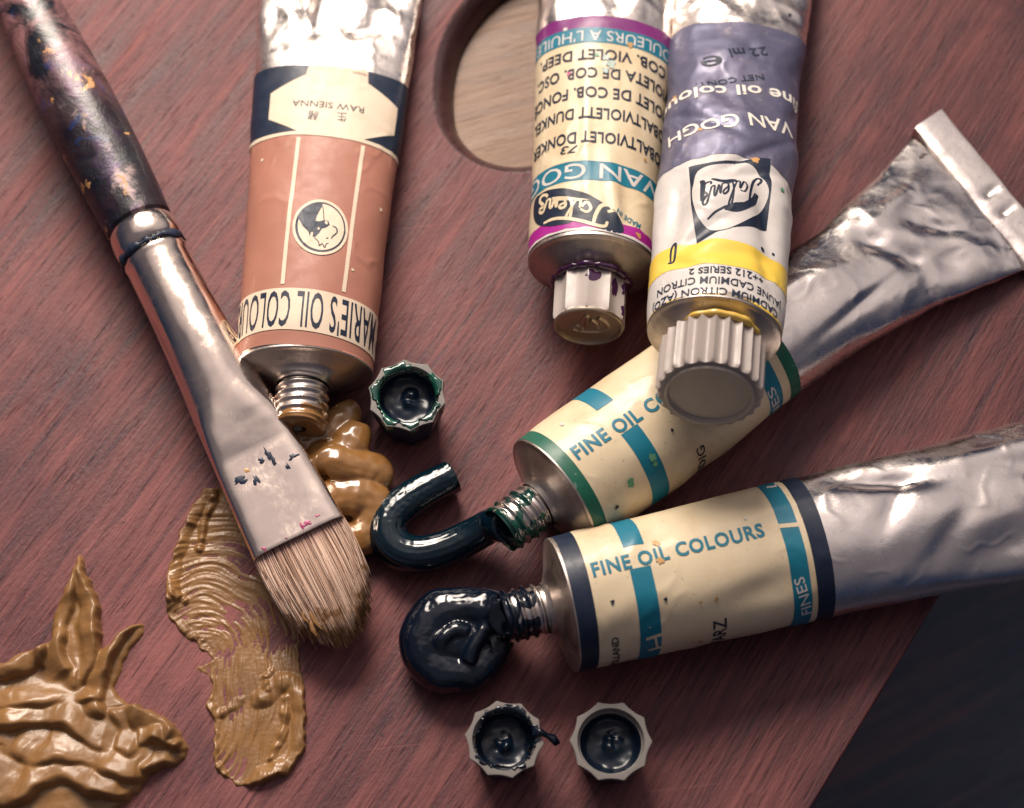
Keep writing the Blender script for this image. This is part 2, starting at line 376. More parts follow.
class Tube:
    """a soft metal tube: its surface is S(u, v), u mm round from the top line, v mm from the shoulder to the tail"""
    def __init__(s, O, tail, keys, L, lie=True, pitch=0.0, dents=(), crump=0.0, crump_v=(20, 60), crump_s=.16, seed=1, shear=0.0, sag=None, ex=1.0):
        s.O = np.asarray(O, float); d2 = np.asarray(tail, float)[:2] - s.O[:2]; d2 /= np.linalg.norm(d2)
        s.keys = np.array(keys, float); s.L = L; s.dents = dents; s.crump = crump; s.cv = crump_v; s.cs = crump_s; s.seed = seed; s.shear = shear; s.sag = sag; s.lie = lie
        if lie: pitch = math.atan2(s.keys[0, 2] - s.keys[-1, 2], L)
        s.ph = pitch
        s.d = np.array([d2[0] * math.cos(pitch), d2[1] * math.cos(pitch), -math.sin(pitch)])
        s.s = np.array([d2[1], -d2[0], 0.0]); s.n = np.cross(s.s, s.d)
        s.base = np.array([s.O[0], s.O[1], 0.0])
        vs = np.linspace(0, L, 200); k = s.keys
        Q = catmull(np.array([[q[0], q[1], q[2]] for q in k]), 16)
        s._v = Q[:, 0]; s._a = Q[:, 1]; s._b = Q[:, 2]
    def sec(s, v):
        a = np.interp(v, s._v, s._a); b = np.interp(v, s._v, s._b)
        if s.lie: c = (b - (s.O[2] - v * math.sin(s.ph))) / math.cos(s.ph)
        elif s.sag is not None: c = np.interp(v, s.sag[0], s.sag[1])
        else: c = np.zeros_like(a)
        c = np.where(np.asarray(v) < 0, 0, c)
        return a, b, c
    def pt(s, lx, v, lz):
        lx = np.asarray(lx, float)[..., None]; v = np.asarray(v, float)[..., None]; lz = np.asarray(lz, float)[..., None]
        return s.O + s.d * v + s.s * lx + s.n * lz
    def disp(s, u, v):
        h = np.zeros(np.broadcast(u, v).shape)
        for (du, dv, ru, rv, rot, dep) in s.dents:
            c, q = math.cos(rot), math.sin(rot); x = u - du; y = v - dv
            X = (c * x + q * y) / ru; Y = (-q * x + c * y) / rv
            h = h - dep * np.exp(-(X * X + Y * Y))
        if s.crump:
            w = sstep(s.cv[0], s.cv[1], v); wu = u + 2.5 * perlin(u * .09, v * .09, s.seed + 5); wv = v + 2.5 * perlin(u * .09, v * .09, s.seed + 9)
            f1, f2 = voro(wu * s.cs, wv * s.cs * .8, s.seed)
            g1, g2 = voro(wu * s.cs * 2.3, wv * s.cs * 2.0, s.seed + 3)
            h = h + w * s.crump * (1.6 * (f1 - .45) + .45 * (g1 - .45) + .9 * perlin(u * .11, v * .07, s.seed + 40))
        h = h + .06 * perlin(u * .25, v * .2, s.seed + 60) + .24 * perlin(u * .10, v * .075, s.seed + 61)
        cr = np.abs(perlin(u * .10 + .4 * perlin(u * .2, v * .2, 7), v * .085, s.seed + 62)); h = h + .14 * np.exp(-(cr / .11) ** 2) * sstep(-.1, .35, perlin(u * .06, v * .05, s.seed + 63))
        return h
    def S(s, u, v, off=0.0, raw=False):
        u = np.asarray(u, float); v = np.asarray(v, float) 
        vv = np.clip(v + s.shear * u * np.exp(-(u / 30) ** 2), 0, s.L)
        a, b, c = s.sec(vv)
        r = np.clip(b / a, .04, 1); per = a * np.interp(r, _RAT, _PER)
        th = theta(u / per, r)
        nx = np.sin(th) / a; nz = np.cos(th) / b; q = np.hypot(nx, nz); nx /= q; nz /= q
        h = off + (0 if raw else s.disp(u, v) * sstep(0, 6, vv))
        lx = a * np.sin(th) + nx * h; lz = c + b * np.cos(th) + nz * h
        P = s.pt(lx, vv, lz)
        if s.lie: P[..., 2] = np.maximum(P[..., 2], .05 + .0 * lx)
        return P
    def per(s, v):
        a, b, c = s.sec(np.asarray(float(v))); return float(a * np.interp(np.clip(b / a, .04, 1), _RAT, _PER))
    def uv(s, px, py):
        t = np.array([px, py], float); x = np.array([0.0, 0.0])
        x[1] = np.clip((G(px, py, s.O[2] * 1.7) - s.O) @ s.d, 1, s.L - 1)
        for _ in range(40):
            e = .2
            p0 = proj(s.S(x[0], x[1], 0, True)); pu = proj(s.S(x[0] + e, x[1], 0, True)); pv = proj(s.S(x[0], x[1] + e, 0, True))
            J = np.stack([(pu - p0) / e, (pv - p0) / e], 1)
            J += np.eye(2) * 1e-3
            try: dx = np.linalg.solve(J, t - p0)
            except np.linalg.LinAlgError: break
            n = np.linalg.norm(dx); dx *= min(1, 3 / max(n, 1e-9)); x = x + dx * .8
            x[1] = np.clip(x[1], .3, s.L - .3); x[0] = np.clip(x[0], -s.per(x[1]) * .32, s.per(x[1]) * .32)
        return x

class LabelMesh:
    """the printed sleeve of a tube with everything printed on it: one mesh"""
    def __init__(s, T, base_mat, v0, v1, step=.45):
        s.T = T; s.mb = MB(); s.mats = []; s.layer = 0
        s.v0 = v0; s.v1 = v1; s.half = max(T.per(v0), T.per(v1)) / 2
        nu = 200; nv = max(8, int((v1 - v0) / step))
        fr = np.linspace(-.5, .5, nu, endpoint=False); vv = np.linspace(v0, v1, nv)
        U = np.array([fr * T.per(x) for x in vv]); V = np.repeat(vv[:, None], nu, 1)
        s.mb.grid(T.S(U, V, .05), s.mi(base_mat), np.stack([U / 10, V / 10], -1), wrap_j=True)
    def mi(s, m):
        if m not in s.mats: s.mats.append(m)
        return s.mats.index(m)
    def shape(s, V, F, m, layer=1, step=.6):
        V2, F2 = slice2d(np.asarray(V, float), F, step)
        s.mb.add(s.T.S(V2[:, 0], V2[:, 1], (.06 + .055 * layer)), F2, s.mi(m), V2 / 10)
    def poly(s, pts, m, layer=1, px=True, step=.6):
        V = np.array([s.T.uv(*p) for p in pts]) if px else np.asarray(pts, float)
        s.shape(V, [tuple(range(len(V)))], m, layer, step)
    def band(s, va, vb, m, layer=1, ua=None, ub=None):
        h = s.half * .997
        ua = -h if ua is None else ua; ub = h if ub is None else ub
        s.shape([(ua, va), (ub, va), (ub, vb), (ua, vb)], [(0, 1, 2, 3)], m, layer, .7)
    def text(s, txt, A, B, h, m, layer=2, bold=.012, shear=0, px=True, space=1.0, arc=0.0):
        a = s.T.uv(*A) if px else np.asarray(A, float); b = s.T.uv(*B) if px else np.asarray(B, float)
        V, F = text2d(txt, bold, shear, space)
        x0, x1 = V[:, 0].min(), V[:, 0].max(); d = b - a; Ln = np.linalg.norm(d); ex = d / Ln; ey = np.array([-ex[1], ex[0]])
        X = (V[:, 0] - x0) / (x1 - x0) * Ln; Y = V[:, 1] / _cap * h + arc * (1 - (2 * X / Ln - 1) ** 2)
        s.shape(a + X[:, None] * ex + Y[:, None] * ey, F, m, layer, .6)
    def stroke(s, pts, w0, m, layer=2, w1=None):
        V = np.array([s.T.uv(*p) for p in pts]); R, F = ribbon(V, w0, w1); s.shape(R, F, m, layer, .6)
    def blot(s, px, py, r, m, layer=3, seed=0, asp=1.0):
        c = s.T.uv(px, py); t = np.linspace(0, 2 * PI, 22, endpoint=False)
        q = r * (1 + .55 * perlin(np.cos(t) * 1.3 + seed * 3.1, np.sin(t) * 1.3 + 7.7, seed))
        s.shape(np.stack([c[0] + q * np.cos(t) * asp, c[1] + q * np.sin(t)], 1), [tuple(range(22))], m, layer, .8)
    def finish(s, parent):
        return s.mb.build('label', [M[m] for m in s.mats], parent, s.T.base, recalc=False)

def fix_normals(o, T):
    """turn the faces of a tube body outward"""
    me = o.data; bm = bmesh.new(); bm.from_mesh(me)
    base = T.base
    for f in bm.faces:
        c = np.array(f.calc_center_median()) / MM + base; v = float((c - T.O) @ T.d); a, b, cc = T.sec(np.clip(v, 0, T.L))
        ctr = T.O + T.d * v + T.n * float(cc)
        if float(np.dot(np.array(f.normal), c - ctr)) < 0: f.normal_flip()
    bm.to_mesh(me); bm.free()

def tube_wall(T, parent, mat, v0, v1, step=.5, nu=200):
    mb = MB(); nv = int((v1 - v0) / step)
    vv = np.linspace(v0, v1, nv); fr = np.linspace(-.5, .5, nu, endpoint=False)
    U = np.array([fr * T.per(x) for x in vv]); V = np.repeat(vv[:, None], nu, 1)
    mb.grid(T.S(U, V), 0, np.stack([U / 10, V / 10], -1), wrap_j=True)
    o = mb.build('body', [mat], parent, T.base, recalc=False); fix_normals(o, T); return o

def lathe(mb, pt, prof, n=64, mod=None, mat=0, ab=None):
    """prof: rows (v, r); pt(lx, v, lz) -> world; mod(theta, i) scales the radius"""
    t = np.linspace(0, 2 * PI, n, endpoint=False); R = []; UVs = []
    for i, (v, r) in enumerate(prof):
        rr = r * (mod(t, i) if mod is not None else np.ones(n))
        fx, fz = (1, 1) if ab is None else ab(i)
        R.append(pt(rr * fx * np.sin(t), np.full(n, v), rr * fz * np.cos(t))); UVs.append(np.stack([t * 1.0, np.full(n, v / 10)], -1))
    mb.grid(np.array(R), mat, np.array(UVs), wrap_j=True)

def shoulder(T, parent, mat, tmat, rn=5.2, cone=5.5, nz=11.0, mouth=True, nzmats=None, pitchmm=1.9):
    a, b, c = T.sec(np.array(0.0)); a = float(a); b = float(b)
    mb = MB(); rows = [(1.5, .995), (.05, 1.004), (-.22, 1.006), (-.36, .99), (-.34, .95), (-.62, .90), (-cone * .55, .64), (-cone * .9, .46), (-cone, None)]
    t = np.linspace(0, 2 * PI, 96, endpoint=False); R = []
    for v, k in rows:
        x = a * k if k else rn + .4; z = b * k if k else rn + .4
        R.append(T.pt(x * np.sin(t), np.full(96, v), z * np.cos(t)))
    R.append(T.pt(rn * np.sin(t), np.full(96, -cone - .8), rn * np.cos(t)))
    mb.grid(np.array(R), 0, np.array([np.stack([t, np.full(96, i * .2)], -1) for i in range(len(R))]), wrap_j=True)
    mb.build('shoulder', [mat], parent, T.base)
    # threaded nozzle, one winding ridge
    mb = MB(); vs = np.linspace(-cone, -cone - nz, 60); R = []
    for v in vs:
        w = sstep(-cone - .6, -cone - 2, v) * sstep(-cone - nz, -cone - nz + 1.2, v)
        ph = (v / pitchmm - t / (2 * PI)) % 1.0
        r = rn * .93 + w * .62 * (np.clip(1 - np.abs(ph - .5) * 3.4, 0, 1) ** .8)
        R.append(T.pt(r * np.sin(t), np.full(96, v), r * np.cos(t)))
    v = -cone - nz
    for r in (rn * .8, rn * .62): R.append(T.pt(r * np.sin(t), np.full(96, v - .1), r * np.cos(t)))
    for dv in (1.0, 5.0): R.append(T.pt(rn * .58 * np.sin(t), np.full(96, v + dv), rn * .58 * np.cos(t)))
    mb.grid(np.array(R), 0, np.array([np.stack([t, np.full(96, i * .1)], -1) for i in range(len(R))]), wrap_j=True)
    mb.build('nozzle', [tmat], parent, T.base)

def screw_cap(T, parent, mat, dmat, r=8.0, start=-5.5, length=12.0, flutes=10, depth=.1, power=1.0, taper=.0, mound=None, rim=.86, phase=.0):
    """fluted cap screwed on a tube, its end disc faces away from the tube"""
    mb = MB(); e = start - length
    f = lambda t: 1 - depth * (np.abs(np.sin((t + phase) * flutes / 2)) ** power)
    g = lambda k: (lambda t, i: f(t) * k + (1 - k))
    full = lambda t, i: (f(t) if 0 < i < 8 else (f(t) * .5 + .5 if i in (0, 8) else np.ones_like(t)))
    prof = [(start + .2, r * .80), (start, r * .97), (start - .3, r), (start - length * .25, r * (1 + taper * .25)), (start - length * .5, r * (1 + taper * .5)), (start - length * .75, r * (1 + taper * .75)), (e + .9, r * (1 + taper)), (e + .45, r * (.99 + taper)), (e + .1, r * .95), (e, r * rim)]
    lathe(mb, T.pt, prof, 240, full)
    cap = mb.build('cap', [mat], parent, T.base, sharp=35)
    mb = MB()
    R0 = r * rim
    lathe(mb, T.pt, [(e + .1, R0 + .02), (e - .35, R0 * 1.0), (e - .55, R0 * .975), (e - .55, R0 * .935), (e - .3, R0 * .915), (e + .28, R0 * .90), (e + .32, R0 * .87), (e + .22, R0 * .4), (e + .2, .01)], 96)
    if mound: mound(mb, T, e, R0)
    mb.build('cap_disc', [dmat], cap, T.base, sharp=40)
    return cap

# ------------------------------------------------------------------ palette, table, floor
hole_top = catmull(np.array([G(*p)[:2] for p in [(462, 0), (443, 30), (434, 60), (431, 92), (435, 122), (448, 144), (467, 161), (491, 171), (519, 174), (550, 168), (582, 145), (604, 105), (612, 60), (606, 15), (590, -20), (560, -43), (525, -45), (490, -27)]]), 7, True)
def resample(P, n):
    Q = np.concatenate([P, P[:1]]); s = np.concatenate([[0], np.cumsum(np.linalg.norm(np.diff(Q, axis=0), axis=1))])
    t = np.linspace(0, s[-1], n, endpoint=False); return np.stack([np.interp(t, s, Q[:, 0]), np.interp(t, s, Q[:, 1])], 1)
hole = resample(hole_top, 160)
def inset(P, d):
    t = np.roll(P, -1, 0) - np.roll(P, 1, 0); t /= np.linalg.norm(t, axis=1)[:, None]
    n = np.stack([-t[:, 1], t[:, 0]], 1); c = P.mean(0)
    sg = np.sign(np.sum(n * (c - P), 1).mean()); return P + n * sg * d
e0 = G(811, 808); e1 = G(1040, 430)
ed = (e1 - e0)[:2] / np.linalg.norm((e1 - e0)[:2])
E = lambda k: e0[:2] + ed * k
outer_ctl = [E(-45), E(-20), E(0), E(30), E(60), E(90), E(125), (165, 190), (60, 215), (-120, 210), (-215, 120), (-220, -60), (-150, -135), (-20, -150)]
outer = resample(catmull(np.array([np.asarray(p, float)[:2] for p in outer_ctl]), 14, True), 320)
PT = 6.5
def palette():
    bm = bmesh.new()
    def ring(P, z): return [bm.verts.new((p[0] * MM, p[1] * MM, z * MM)) for p in P]
    def strip(a, b, mi):
        n = len(a)
        for i in range(n):
            f = bm.faces.new((a[i], a[(i + 1) % n], b[(i + 1) % n], b[i])); f.material_index = mi; f.smooth = True
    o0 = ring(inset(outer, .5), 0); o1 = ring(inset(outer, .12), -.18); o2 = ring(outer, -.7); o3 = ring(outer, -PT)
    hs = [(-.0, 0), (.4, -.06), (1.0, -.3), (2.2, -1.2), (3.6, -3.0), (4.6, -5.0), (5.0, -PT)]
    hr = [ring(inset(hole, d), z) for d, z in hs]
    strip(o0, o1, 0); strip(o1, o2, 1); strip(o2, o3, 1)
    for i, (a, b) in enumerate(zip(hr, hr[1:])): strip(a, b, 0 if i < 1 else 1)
    es = []
    for r in (o0, hr[0]):
        for i in range(len(r)): es.append(bm.edges.get((r[i], r[(i + 1) % len(r)])))
    res = bmesh.ops.triangle_fill(bm, edges=es, use_beauty=True)
    for g in res['geom']:
        if isinstance(g, bmesh.types.BMFace): g.material_index = 0
    es = []
    for r in (o3, hr[-1]):
        for i in range(len(r)): es.append(bm.edges.get((r[i], r[(i + 1) % len(r)])))
    bmesh.ops.triangle_fill(bm, edges=es, use_beauty=True)
    bmesh.ops.recalc_face_normals(bm, faces=bm.faces)
    me = bpy.data.meshes.new('paint_palette'); bm.to_mesh(me); bm.free()
    me.materials.append(M['palette']); me.materials.append(M['palette_edge_shaded'])
    o = bpy.data.objects.new('paint_palette', me); COL.objects.link(o)
    tag(o, 'reddish brown wooden artist palette with thumb hole lying under everything', 'palette')
palette()
def slab(name, poly, z0, z1, mat):
    mb = MB(); n = len(poly); P = np.asarray(poly, float)
    mb.add(np.concatenate([np.c_[P, np.full(n, z1)], np.c_[P, np.full(n, z0)]]), [tuple(range(n)), tuple(range(2 * n - 1, n - 1, -1))] + [(i, n + i, n + (i + 1) % n, (i + 1) % n) for i in range(n)])
    return mb.build(name, [mat], smooth=False)
en = np.array([ed[1], -ed[0]])
tq = lambda k, d: tuple(E(k) - en * d)
o = slab('wooden_table', [tq(-200, 9), tq(420, 9), tq(420, 700), tq(-200, 700)], -PT - 22, -PT - .02, M['oak'])
tag(o, 'pale oak table top seen through the thumb hole of the palette', 'table')
o = slab('floor', [(-1500, -1500), (1500, -1500), (1500, 1500), (-1500, 1500)], -190, -170, M['floor']); o['kind'] = 'structure'
# ------------------------------------------------------------------ tube 1: raw sienna, uncapped, lying at the top left of the palette
TG = 'oil paint tubes lying on the palette'
def tube_sienna():
    O = G(304.5, 371, 10.5); tail = G(340, -10, 6)
    T = Tube(O, tail, [(0, 14.0, 10.6), (10, 14.2, 10.8), (35, 15.0, 9.8), (65, 16.8, 7.4), (100, 18.6, 4.6), (125, 19.8, 2.0)], 125,
             dents=[(-7, 92, 2.2, 14, .15, 1.6), (6, 84, 7, 2.5, .35, 1.1), (11, 96, 3, 9, -.3, 1.4), (1, 100, 3, 12, -.2, -1.0), (-4, 78, 5, 2, .5, -.5)], crump=.55, crump_v=(68, 92), crump_s=.12, seed=11, shear=-.07)
    t = thing('paint_tube', 'copper brown and black paint tube without cap, brown paint oozing from its neck', 'paint tube', T.base, TG)
    tube_wall(T, t, M['foil_dirty'], 0, 125)
    shoulder(T, t, M['pewter'], M['thread'], rn=5.4, cone=3.0, nz=9.6)
    mb = MB(); th = np.linspace(0, 2 * PI, 72, endpoint=False); R = []
    for vv in np.linspace(-8.6, -13.2, 22):
        ph = (vv / 1.9 - th / (2 * PI)) % 1.0
        r = 5.4 * .93 + .62 * sstep(-13.4, -11.4, vv) * np.clip(1 - np.abs(ph - .5) * 3.4, 0, 1) ** .8 + .30 * sstep(-9.0, -12.5, vv) - .12 + .3 * perlin(th * 1.6, np.full(72, vv * .5), 3)
        R.append(T.pt(r * np.sin(th), np.full(72, vv), r * np.cos(th)))
    for rr in (.8, .3): R.append(T.pt(5.0 * rr * np.sin(th), np.full(72, -13.4), 5.0 * rr * np.cos(th)))
    mb.grid(np.array(R), 0, wrap_j=True); mb.build('paint_film', [M['p_ochre']], t, T.base)
    vt = T.uv(330, 66)[1]; vb = T.uv(330, 134)[1]; vn0 = T.uv(305, 290)[1]; vn1 = T.uv(305, 330)[1]
    L = LabelMesh(T, 'sienna', .1, vt)
    L.band(vb, vt, 'black'); L.band(vb - .8, vb + .15, 'ivory', 2)
    L.band(vn1 - .2, vn0 + .3, 'ivory', 2)
    L.poly([(309, 66), (306.5, 75), (271, 94), (269, 120), (300, 133), (330, 137), (363, 140), (393.5, 136), (397, 109), (368, 84), (368, 75), (338, 66.5)], 'ivory', 2)
    # the open edge of the ivory panel runs to the end of the sleeve
    a = T.uv(309, 68); b = T.uv(368, 76); L.shape([(a[0], a[1] - .5), (a[0], vt - .02), (b[0], vt - .02), (b[0], b[1] - .5)], [(0, 1, 2, 3)], 'ivory', 2)
    for p, q in (((299, 138), (282.6, 284)), ((363, 146), (343.5, 292))):
        A = T.uv(*p); B = T.uv(*q); w = .42
        L.shape([(A[0] - w, A[1]), (A[0] + w, A[1]), (B[0] + w, B[1]), (B[0] - w, B[1])], [(0, 1, 2, 3)], 'ivory', 2)
    L.text('RAW SIENNA', (364, 108.5), (293, 101), 1.75, 'ink', 3, .004)
    L.text('生', (346.5, 114.5), (337, 113.5), 2.0, 'ink', 3, .0)
    L.text('赭', (319, 113), (309, 112), 2.0, 'ink', 3, .0)
    # round emblem
    c = T.uv(320.5, 227); ex = T.uv(348, 230) - c; ey = c - T.uv(321, 255.5)
    rx = abs(ex[0]); ry = abs(ey[1])
    Q = lambda pts: [(c[0] + x * rx, c[1] + y * ry) for x, y in pts]
    L.poly(Q(ellipse(0, 0, 1.0, 1.0)), 'ivory', 3, False)
    o1 = ellipse(0, 0, .90, .90); o2 = ellipse(.015, .012, .83, .84); n = len(o1)
    L.shape(Q(np.concatenate([o1, o2])), [(i, (i + 1) % n, n + (i + 1) % n, n + i) for i in range(n)], 'ink', 4)
    L.poly(Q([(-.83, .22), (-.66, .60), (-.36, .80), (0, .88), (-.02, .74), (-.16, .40), (-.20, .18), (-.06, .18), (.12, .26), (.26, .25), (.32, .12), (.2, .0), (.06, -.06), (-.02, -.22), (-.14, -.38), (-.24, -.40), (-.24, -.22), (-.32, -.24), (-.34, -.40), (-.42, -.22), (-.62, -.06), (-.80, .20)]), 'ink', 4, False)
    L.poly(Q(ellipse(.19, .17, .05, .07, .4, 12)), 'ivory', 5, False); L.poly(Q(ellipse(-.06, -.09, .04, .05, 0, 12)), 'ivory', 5, False)
    for pts, w in (([(.0, .78), (.06, .5), (.1, .25)], .035), ([(.42, .1), (.56, .05), (.60, -.1), (.48, -.25), (.42, -.36)], .05), ([(-.18, -.42), (-.02, -.55), (.02, -.68), (.12, -.6), (.22, -.72), (.26, -.58), (.34, -.54)], .04), ([(.24, -.38), (.32, -.36)], .05)):
        R, F = ribbon(np.array(Q(pts)), w * rx); L.shape(R, F, 'ink', 4, .8)
    # brand line under the shoulder, tall condensed capitals
    A = T.uv(360, 299.5); B = T.uv(262, 293.5)
    hgt = abs(T.uv(305, 294)[1] - T.uv(305, 325)[1])
    wd = np.linalg.norm(B - A) / 8.0
    mid = T.uv(305, 293.5); vb_ = mid[1]
    a0 = T.uv(357, 303); L.text("MARIE'S OIL COLOURS", (17.6, vn0 - .5), (-18.6, vn0 - .5), (vn0 - vn1) - 1.1, 'ink', 3, .008, 0, False, 1.06)
    for s, (x, y, r) in enumerate([(262, 160, .35), (352, 270, .3), (380, 210, .4), (258, 320, .3)]): L.blot(x, y, r, 'ivory', 2, s)
    L.finish(t)
tube_sienna()

# ------------------------------------------------------------------ a flowing script word, drawn with pen strokes in a unit box (x 0..1 along the word, y 0..1)
SCRIPT = [([(.02, .62), (.06, .80), (.20, .86), (.50, .84), (.74, .88), (.90, .98)], .075), ([(.20, .84), (.17, .55), (.10, .22), (.00, .10), (-.05, .22), (.02, .32)], .085),
          ([(.36, .50), (.28, .54), (.23, .38), (.28, .22), (.36, .44), (.36, .22), (.42, .24)], .06), ([(.42, .24), (.52, .64), (.55, .82), (.50, .80), (.47, .40), (.50, .22), (.55, .26)], .06),
          ([(.55, .34), (.64, .46), (.62, .54), (.56, .46), (.57, .26), (.66, .24)], .06), ([(.66, .24), (.69, .50), (.71, .26), (.76, .50), (.79, .48), (.78, .26), (.83, .26)], .06),
          ([(.83, .26), (.90, .60), (.96, .62), (.97, .52), (.90, .42), (.97, .26), (.93, .10), (.84, .10), (.84, .18)], .07)]
def script_word(L, c, ex, ey, m, layer, wscale=1.0):
    """c: centre in (u,v); ex, ey: the word's half-width and half-height vectors in (u,v)"""
    for pts, w in SCRIPT:
        V = np.array([c + ex * (2 * x - 1) + ey * (2 * y - 1) for x, y in pts])
        R, F = ribbon(V, w * np.linalg.norm(ex) * 1.0 * wscale); L.shape(R, F, m, layer, .7)

# ------------------------------------------------------------------ tube 2: violet
def tube_violet():
    O = G(592, 266, 12.2); tail = G(608, -10, 8)
    T = Tube(O, tail, [(0, 13.3, 12.2), (12, 13.6, 11.8), (35, 14.3, 10.8), (60, 15.2, 9.2), (85, 16.2, 7.0), (115, 18.5, 2.5)], 115,
             dents=[(4.0, 8, 1.2, 9, .12, -.55), (6.5, 10, 2.0, 9, .12, .6), (-3, 25, 1.2, 16, .05, -.3), (1, 30, 3, 14, 0, .25), (7, 40, 2, 12, -.05, -.3)], crump=.42, crump_v=(50, 62), crump_s=.15, seed=23, shear=-.02)
    t = thing('paint_tube', 'cream paint tube with purple and teal bands and pale faceted cap, beside the thumb hole', 'paint tube', T.base, TG)
    tube_wall(T, t, M['foil_dirty'], 0, 115)
    v = lambda x, y: T.uv(x, y)[1]
    v0 = v(588, 237); v1 = v(600, 16)
    shoulder(T, t, M['pewter'], M['thread'], rn=4.6, cone=4.6, nz=8)
    L = LabelMesh(T, 'cream', .6, v1)
    # ragged magenta foot of the print
    h = L.half * .99; us = np.linspace(-h, h, 60); top = 3.6 + .9 * perlin(us * .16, us * 0 + 3.3, 5) + .5 * np.abs(perlin(us * .35, us * 0, 8))
    L.shape(np.concatenate([np.c_[us, np.full(60, .65)], np.c_[us[::-1], top[::-1]]]), [(i, i + 1, 118 - i, 119 - i) for i in range(59)], 'magenta', 1)
    L.shape(np.concatenate([np.c_[us, np.full(60, .62)], np.c_[us[::-1], (1.2 + .45 * perlin(us * .3, us * 0 + 9, 6))[::-1]]]), [(i, i + 1, 118 - i, 119 - i) for i in range(59)], 'white', 2)
    vp = v(604, 28); vtl = v(603, 43)
    L.band(vp, v1 - .01, 'purple'); L.band(vtl, vp, 'teal')
    rows = [('KOBALTVIOLET DONKER', (662, 144), (531, 143), 137), ('KOBALTVIOLETT DUNKEL', (664, 119), (530, 127), 116), ('VIOLET DE COB. FONCÉ', (667, 95), (530, 109), 93), ('VIOLETA DE COB. OSC.', (668, 74), (533, 88), 72), ('COB. VIOLET DEEP.', (661, 55), (537, 69), 51)]
    vr = [v(590, 131), v(592, 107), v(594, 86.5), v(597, 67), v(600, 49)]
    sp = [(17.5, -17.5), (18.3, -17.5), (18.0, -18.0), (17.6, -16.8), (15.0, -15.6)]
    for (s, *_), vv, (ua, ub) in zip(rows, vr, sp): L.text(s, (ua, vv), (ub, vv - .35), 2.75, 'ink', 2, .022, 0, False, 1.03)
    L.text('73', T.uv(578, 145.5), T.uv(561, 148), 1.8, 'ink', 2, .004, .25, False)
    L.text("COULEURS A L'HUILE", (19.0, (vp * .82 + vtl * .18)), (-17.3, (vp * .82 + vtl * .18) - .2), (vp - vtl) * .66, 'white', 2, .0, 0, False)
    va, vb = v(590, 180), v(590, 161)
    L.band(va, vb, 'teal'); L.text('VAN GOGH', (14.6, vb - .55), (-23.5, vb - .75), (vb - va) * .76, 'white', 2, .006, 0, False)
    # oval badge with a script word
    c = T.uv(573, 208.5); ex = c - T.uv(535, 212); ey = T.uv(573, 190) - c
    P = [(c + ex * x + ey * y) for x, y in [(-1.0, .55), (-.75, .85), (-.2, 1.02), (.35, .88), (.8, .45), (1.0, -.08), (.92, -.5), (.6, -.72), (.28, -.62), (.05, -.6), (-.1, -.85), (-.45, -1.02), (-.8, -.85), (-1.0, -.35)]]
    L.poly(catmull(np.array(P), 6, True), 'black', 2, False)
    script_word(L, c + ex * -.06, -ex * .76, -ey * .86, 'cream', 3, 1.25)
    L.poly([c + ex * x + ey * y for x, y in [(-.45, .52), (.35, .62), (-.1, .36), (-.42, .30)]], 'cream', 3, False)
    L.text('MADE IN', T.uv(640.5, 225), T.uv(617, 209.5), 1.25, 'teal', 2, .01, 0, False)
    for s, (x, y, r, m) in enumerate([(606, 58, .8, 'stain_blue'), (611, 64, 1.0, 'stain_blue'), (606, 70, .6, 'stain_blue'), (630, 45, .7, 'stain_ochre'), (597, 55, .5, 'stain_green'), (569, 74, .5, 'stain_pink'), (566, 30, .5, 'white'), (638, 236, .6, 'stain_ochre'), (645, 160, .4, 'stain_ochre')]): L.blot(x, y, r, m, 3, s + 20)
    L.finish(t)
    def mound(mb, T, e, R0):
        # raised emblem: little strokes cast into the end disc
        for pts, w in [([(-.45, -.30), (-.1, -.38), (.3, -.34), (.55, -.2)], .12), ([(-.25, -.3), (-.12, .4), (-.05, .42), (-.05, -.2)], .12), ([(.25, .42), (.45, .2), (.55, -.1), (.4, -.3)], .16), ([(.05, .3), (.2, .1), (.25, -.2)], .12), ([(-.5, -.2), (-.3, -.05), (-.15, -.22)], .10)]:
            C = catmull(np.array(pts), 6) * R0; t = np.gradient(C, axis=0); t /= np.linalg.norm(t, axis=1)[:, None]; nn = np.stack([-t[:, 1], t[:, 0]], 1); P = []
            for k in np.linspace(0, PI, 7):
                q = C + nn * (math.cos(k) * w * R0 * .6); P.append(T.pt(q[:, 0], np.full(len(q), e + .25 - .42 * math.sin(k)), q[:, 1]))
            mb.grid(np.array(P), 0)
    cap = screw_cap(T, t, M['cap_white'], M['cap_end'], r=7.7, start=-4.4, length=10.2, flutes=10, depth=.115, power=.85, taper=-.01, mound=mound, rim=.93, phase=.1)
    # violet paint squeezed out round the neck and smeared on the cap
    mb = MB(); th = np.linspace(0, 2 * PI, 120, endpoint=False); R = []
    for k in np.linspace(0, 2 * PI, 10, endpoint=False):
        w = .75 * (1 + .7 * perlin(np.cos(th) * 3, np.sin(th) * 3, 4) + .4 * perlin(np.cos(th) * 9, np.sin(th) * 9, 8)); rr = 7.6 + w * np.cos(k) * 1.2
        R.append(T.pt(rr * np.sin(th), -6.5 + w * np.sin(k) * .75 + 1.9, rr * np.cos(th)))
    mb.grid(np.array(R), 0, wrap_i=True, wrap_j=True); mb.build('paint_ring', [M['p_purple']], t, T.base)
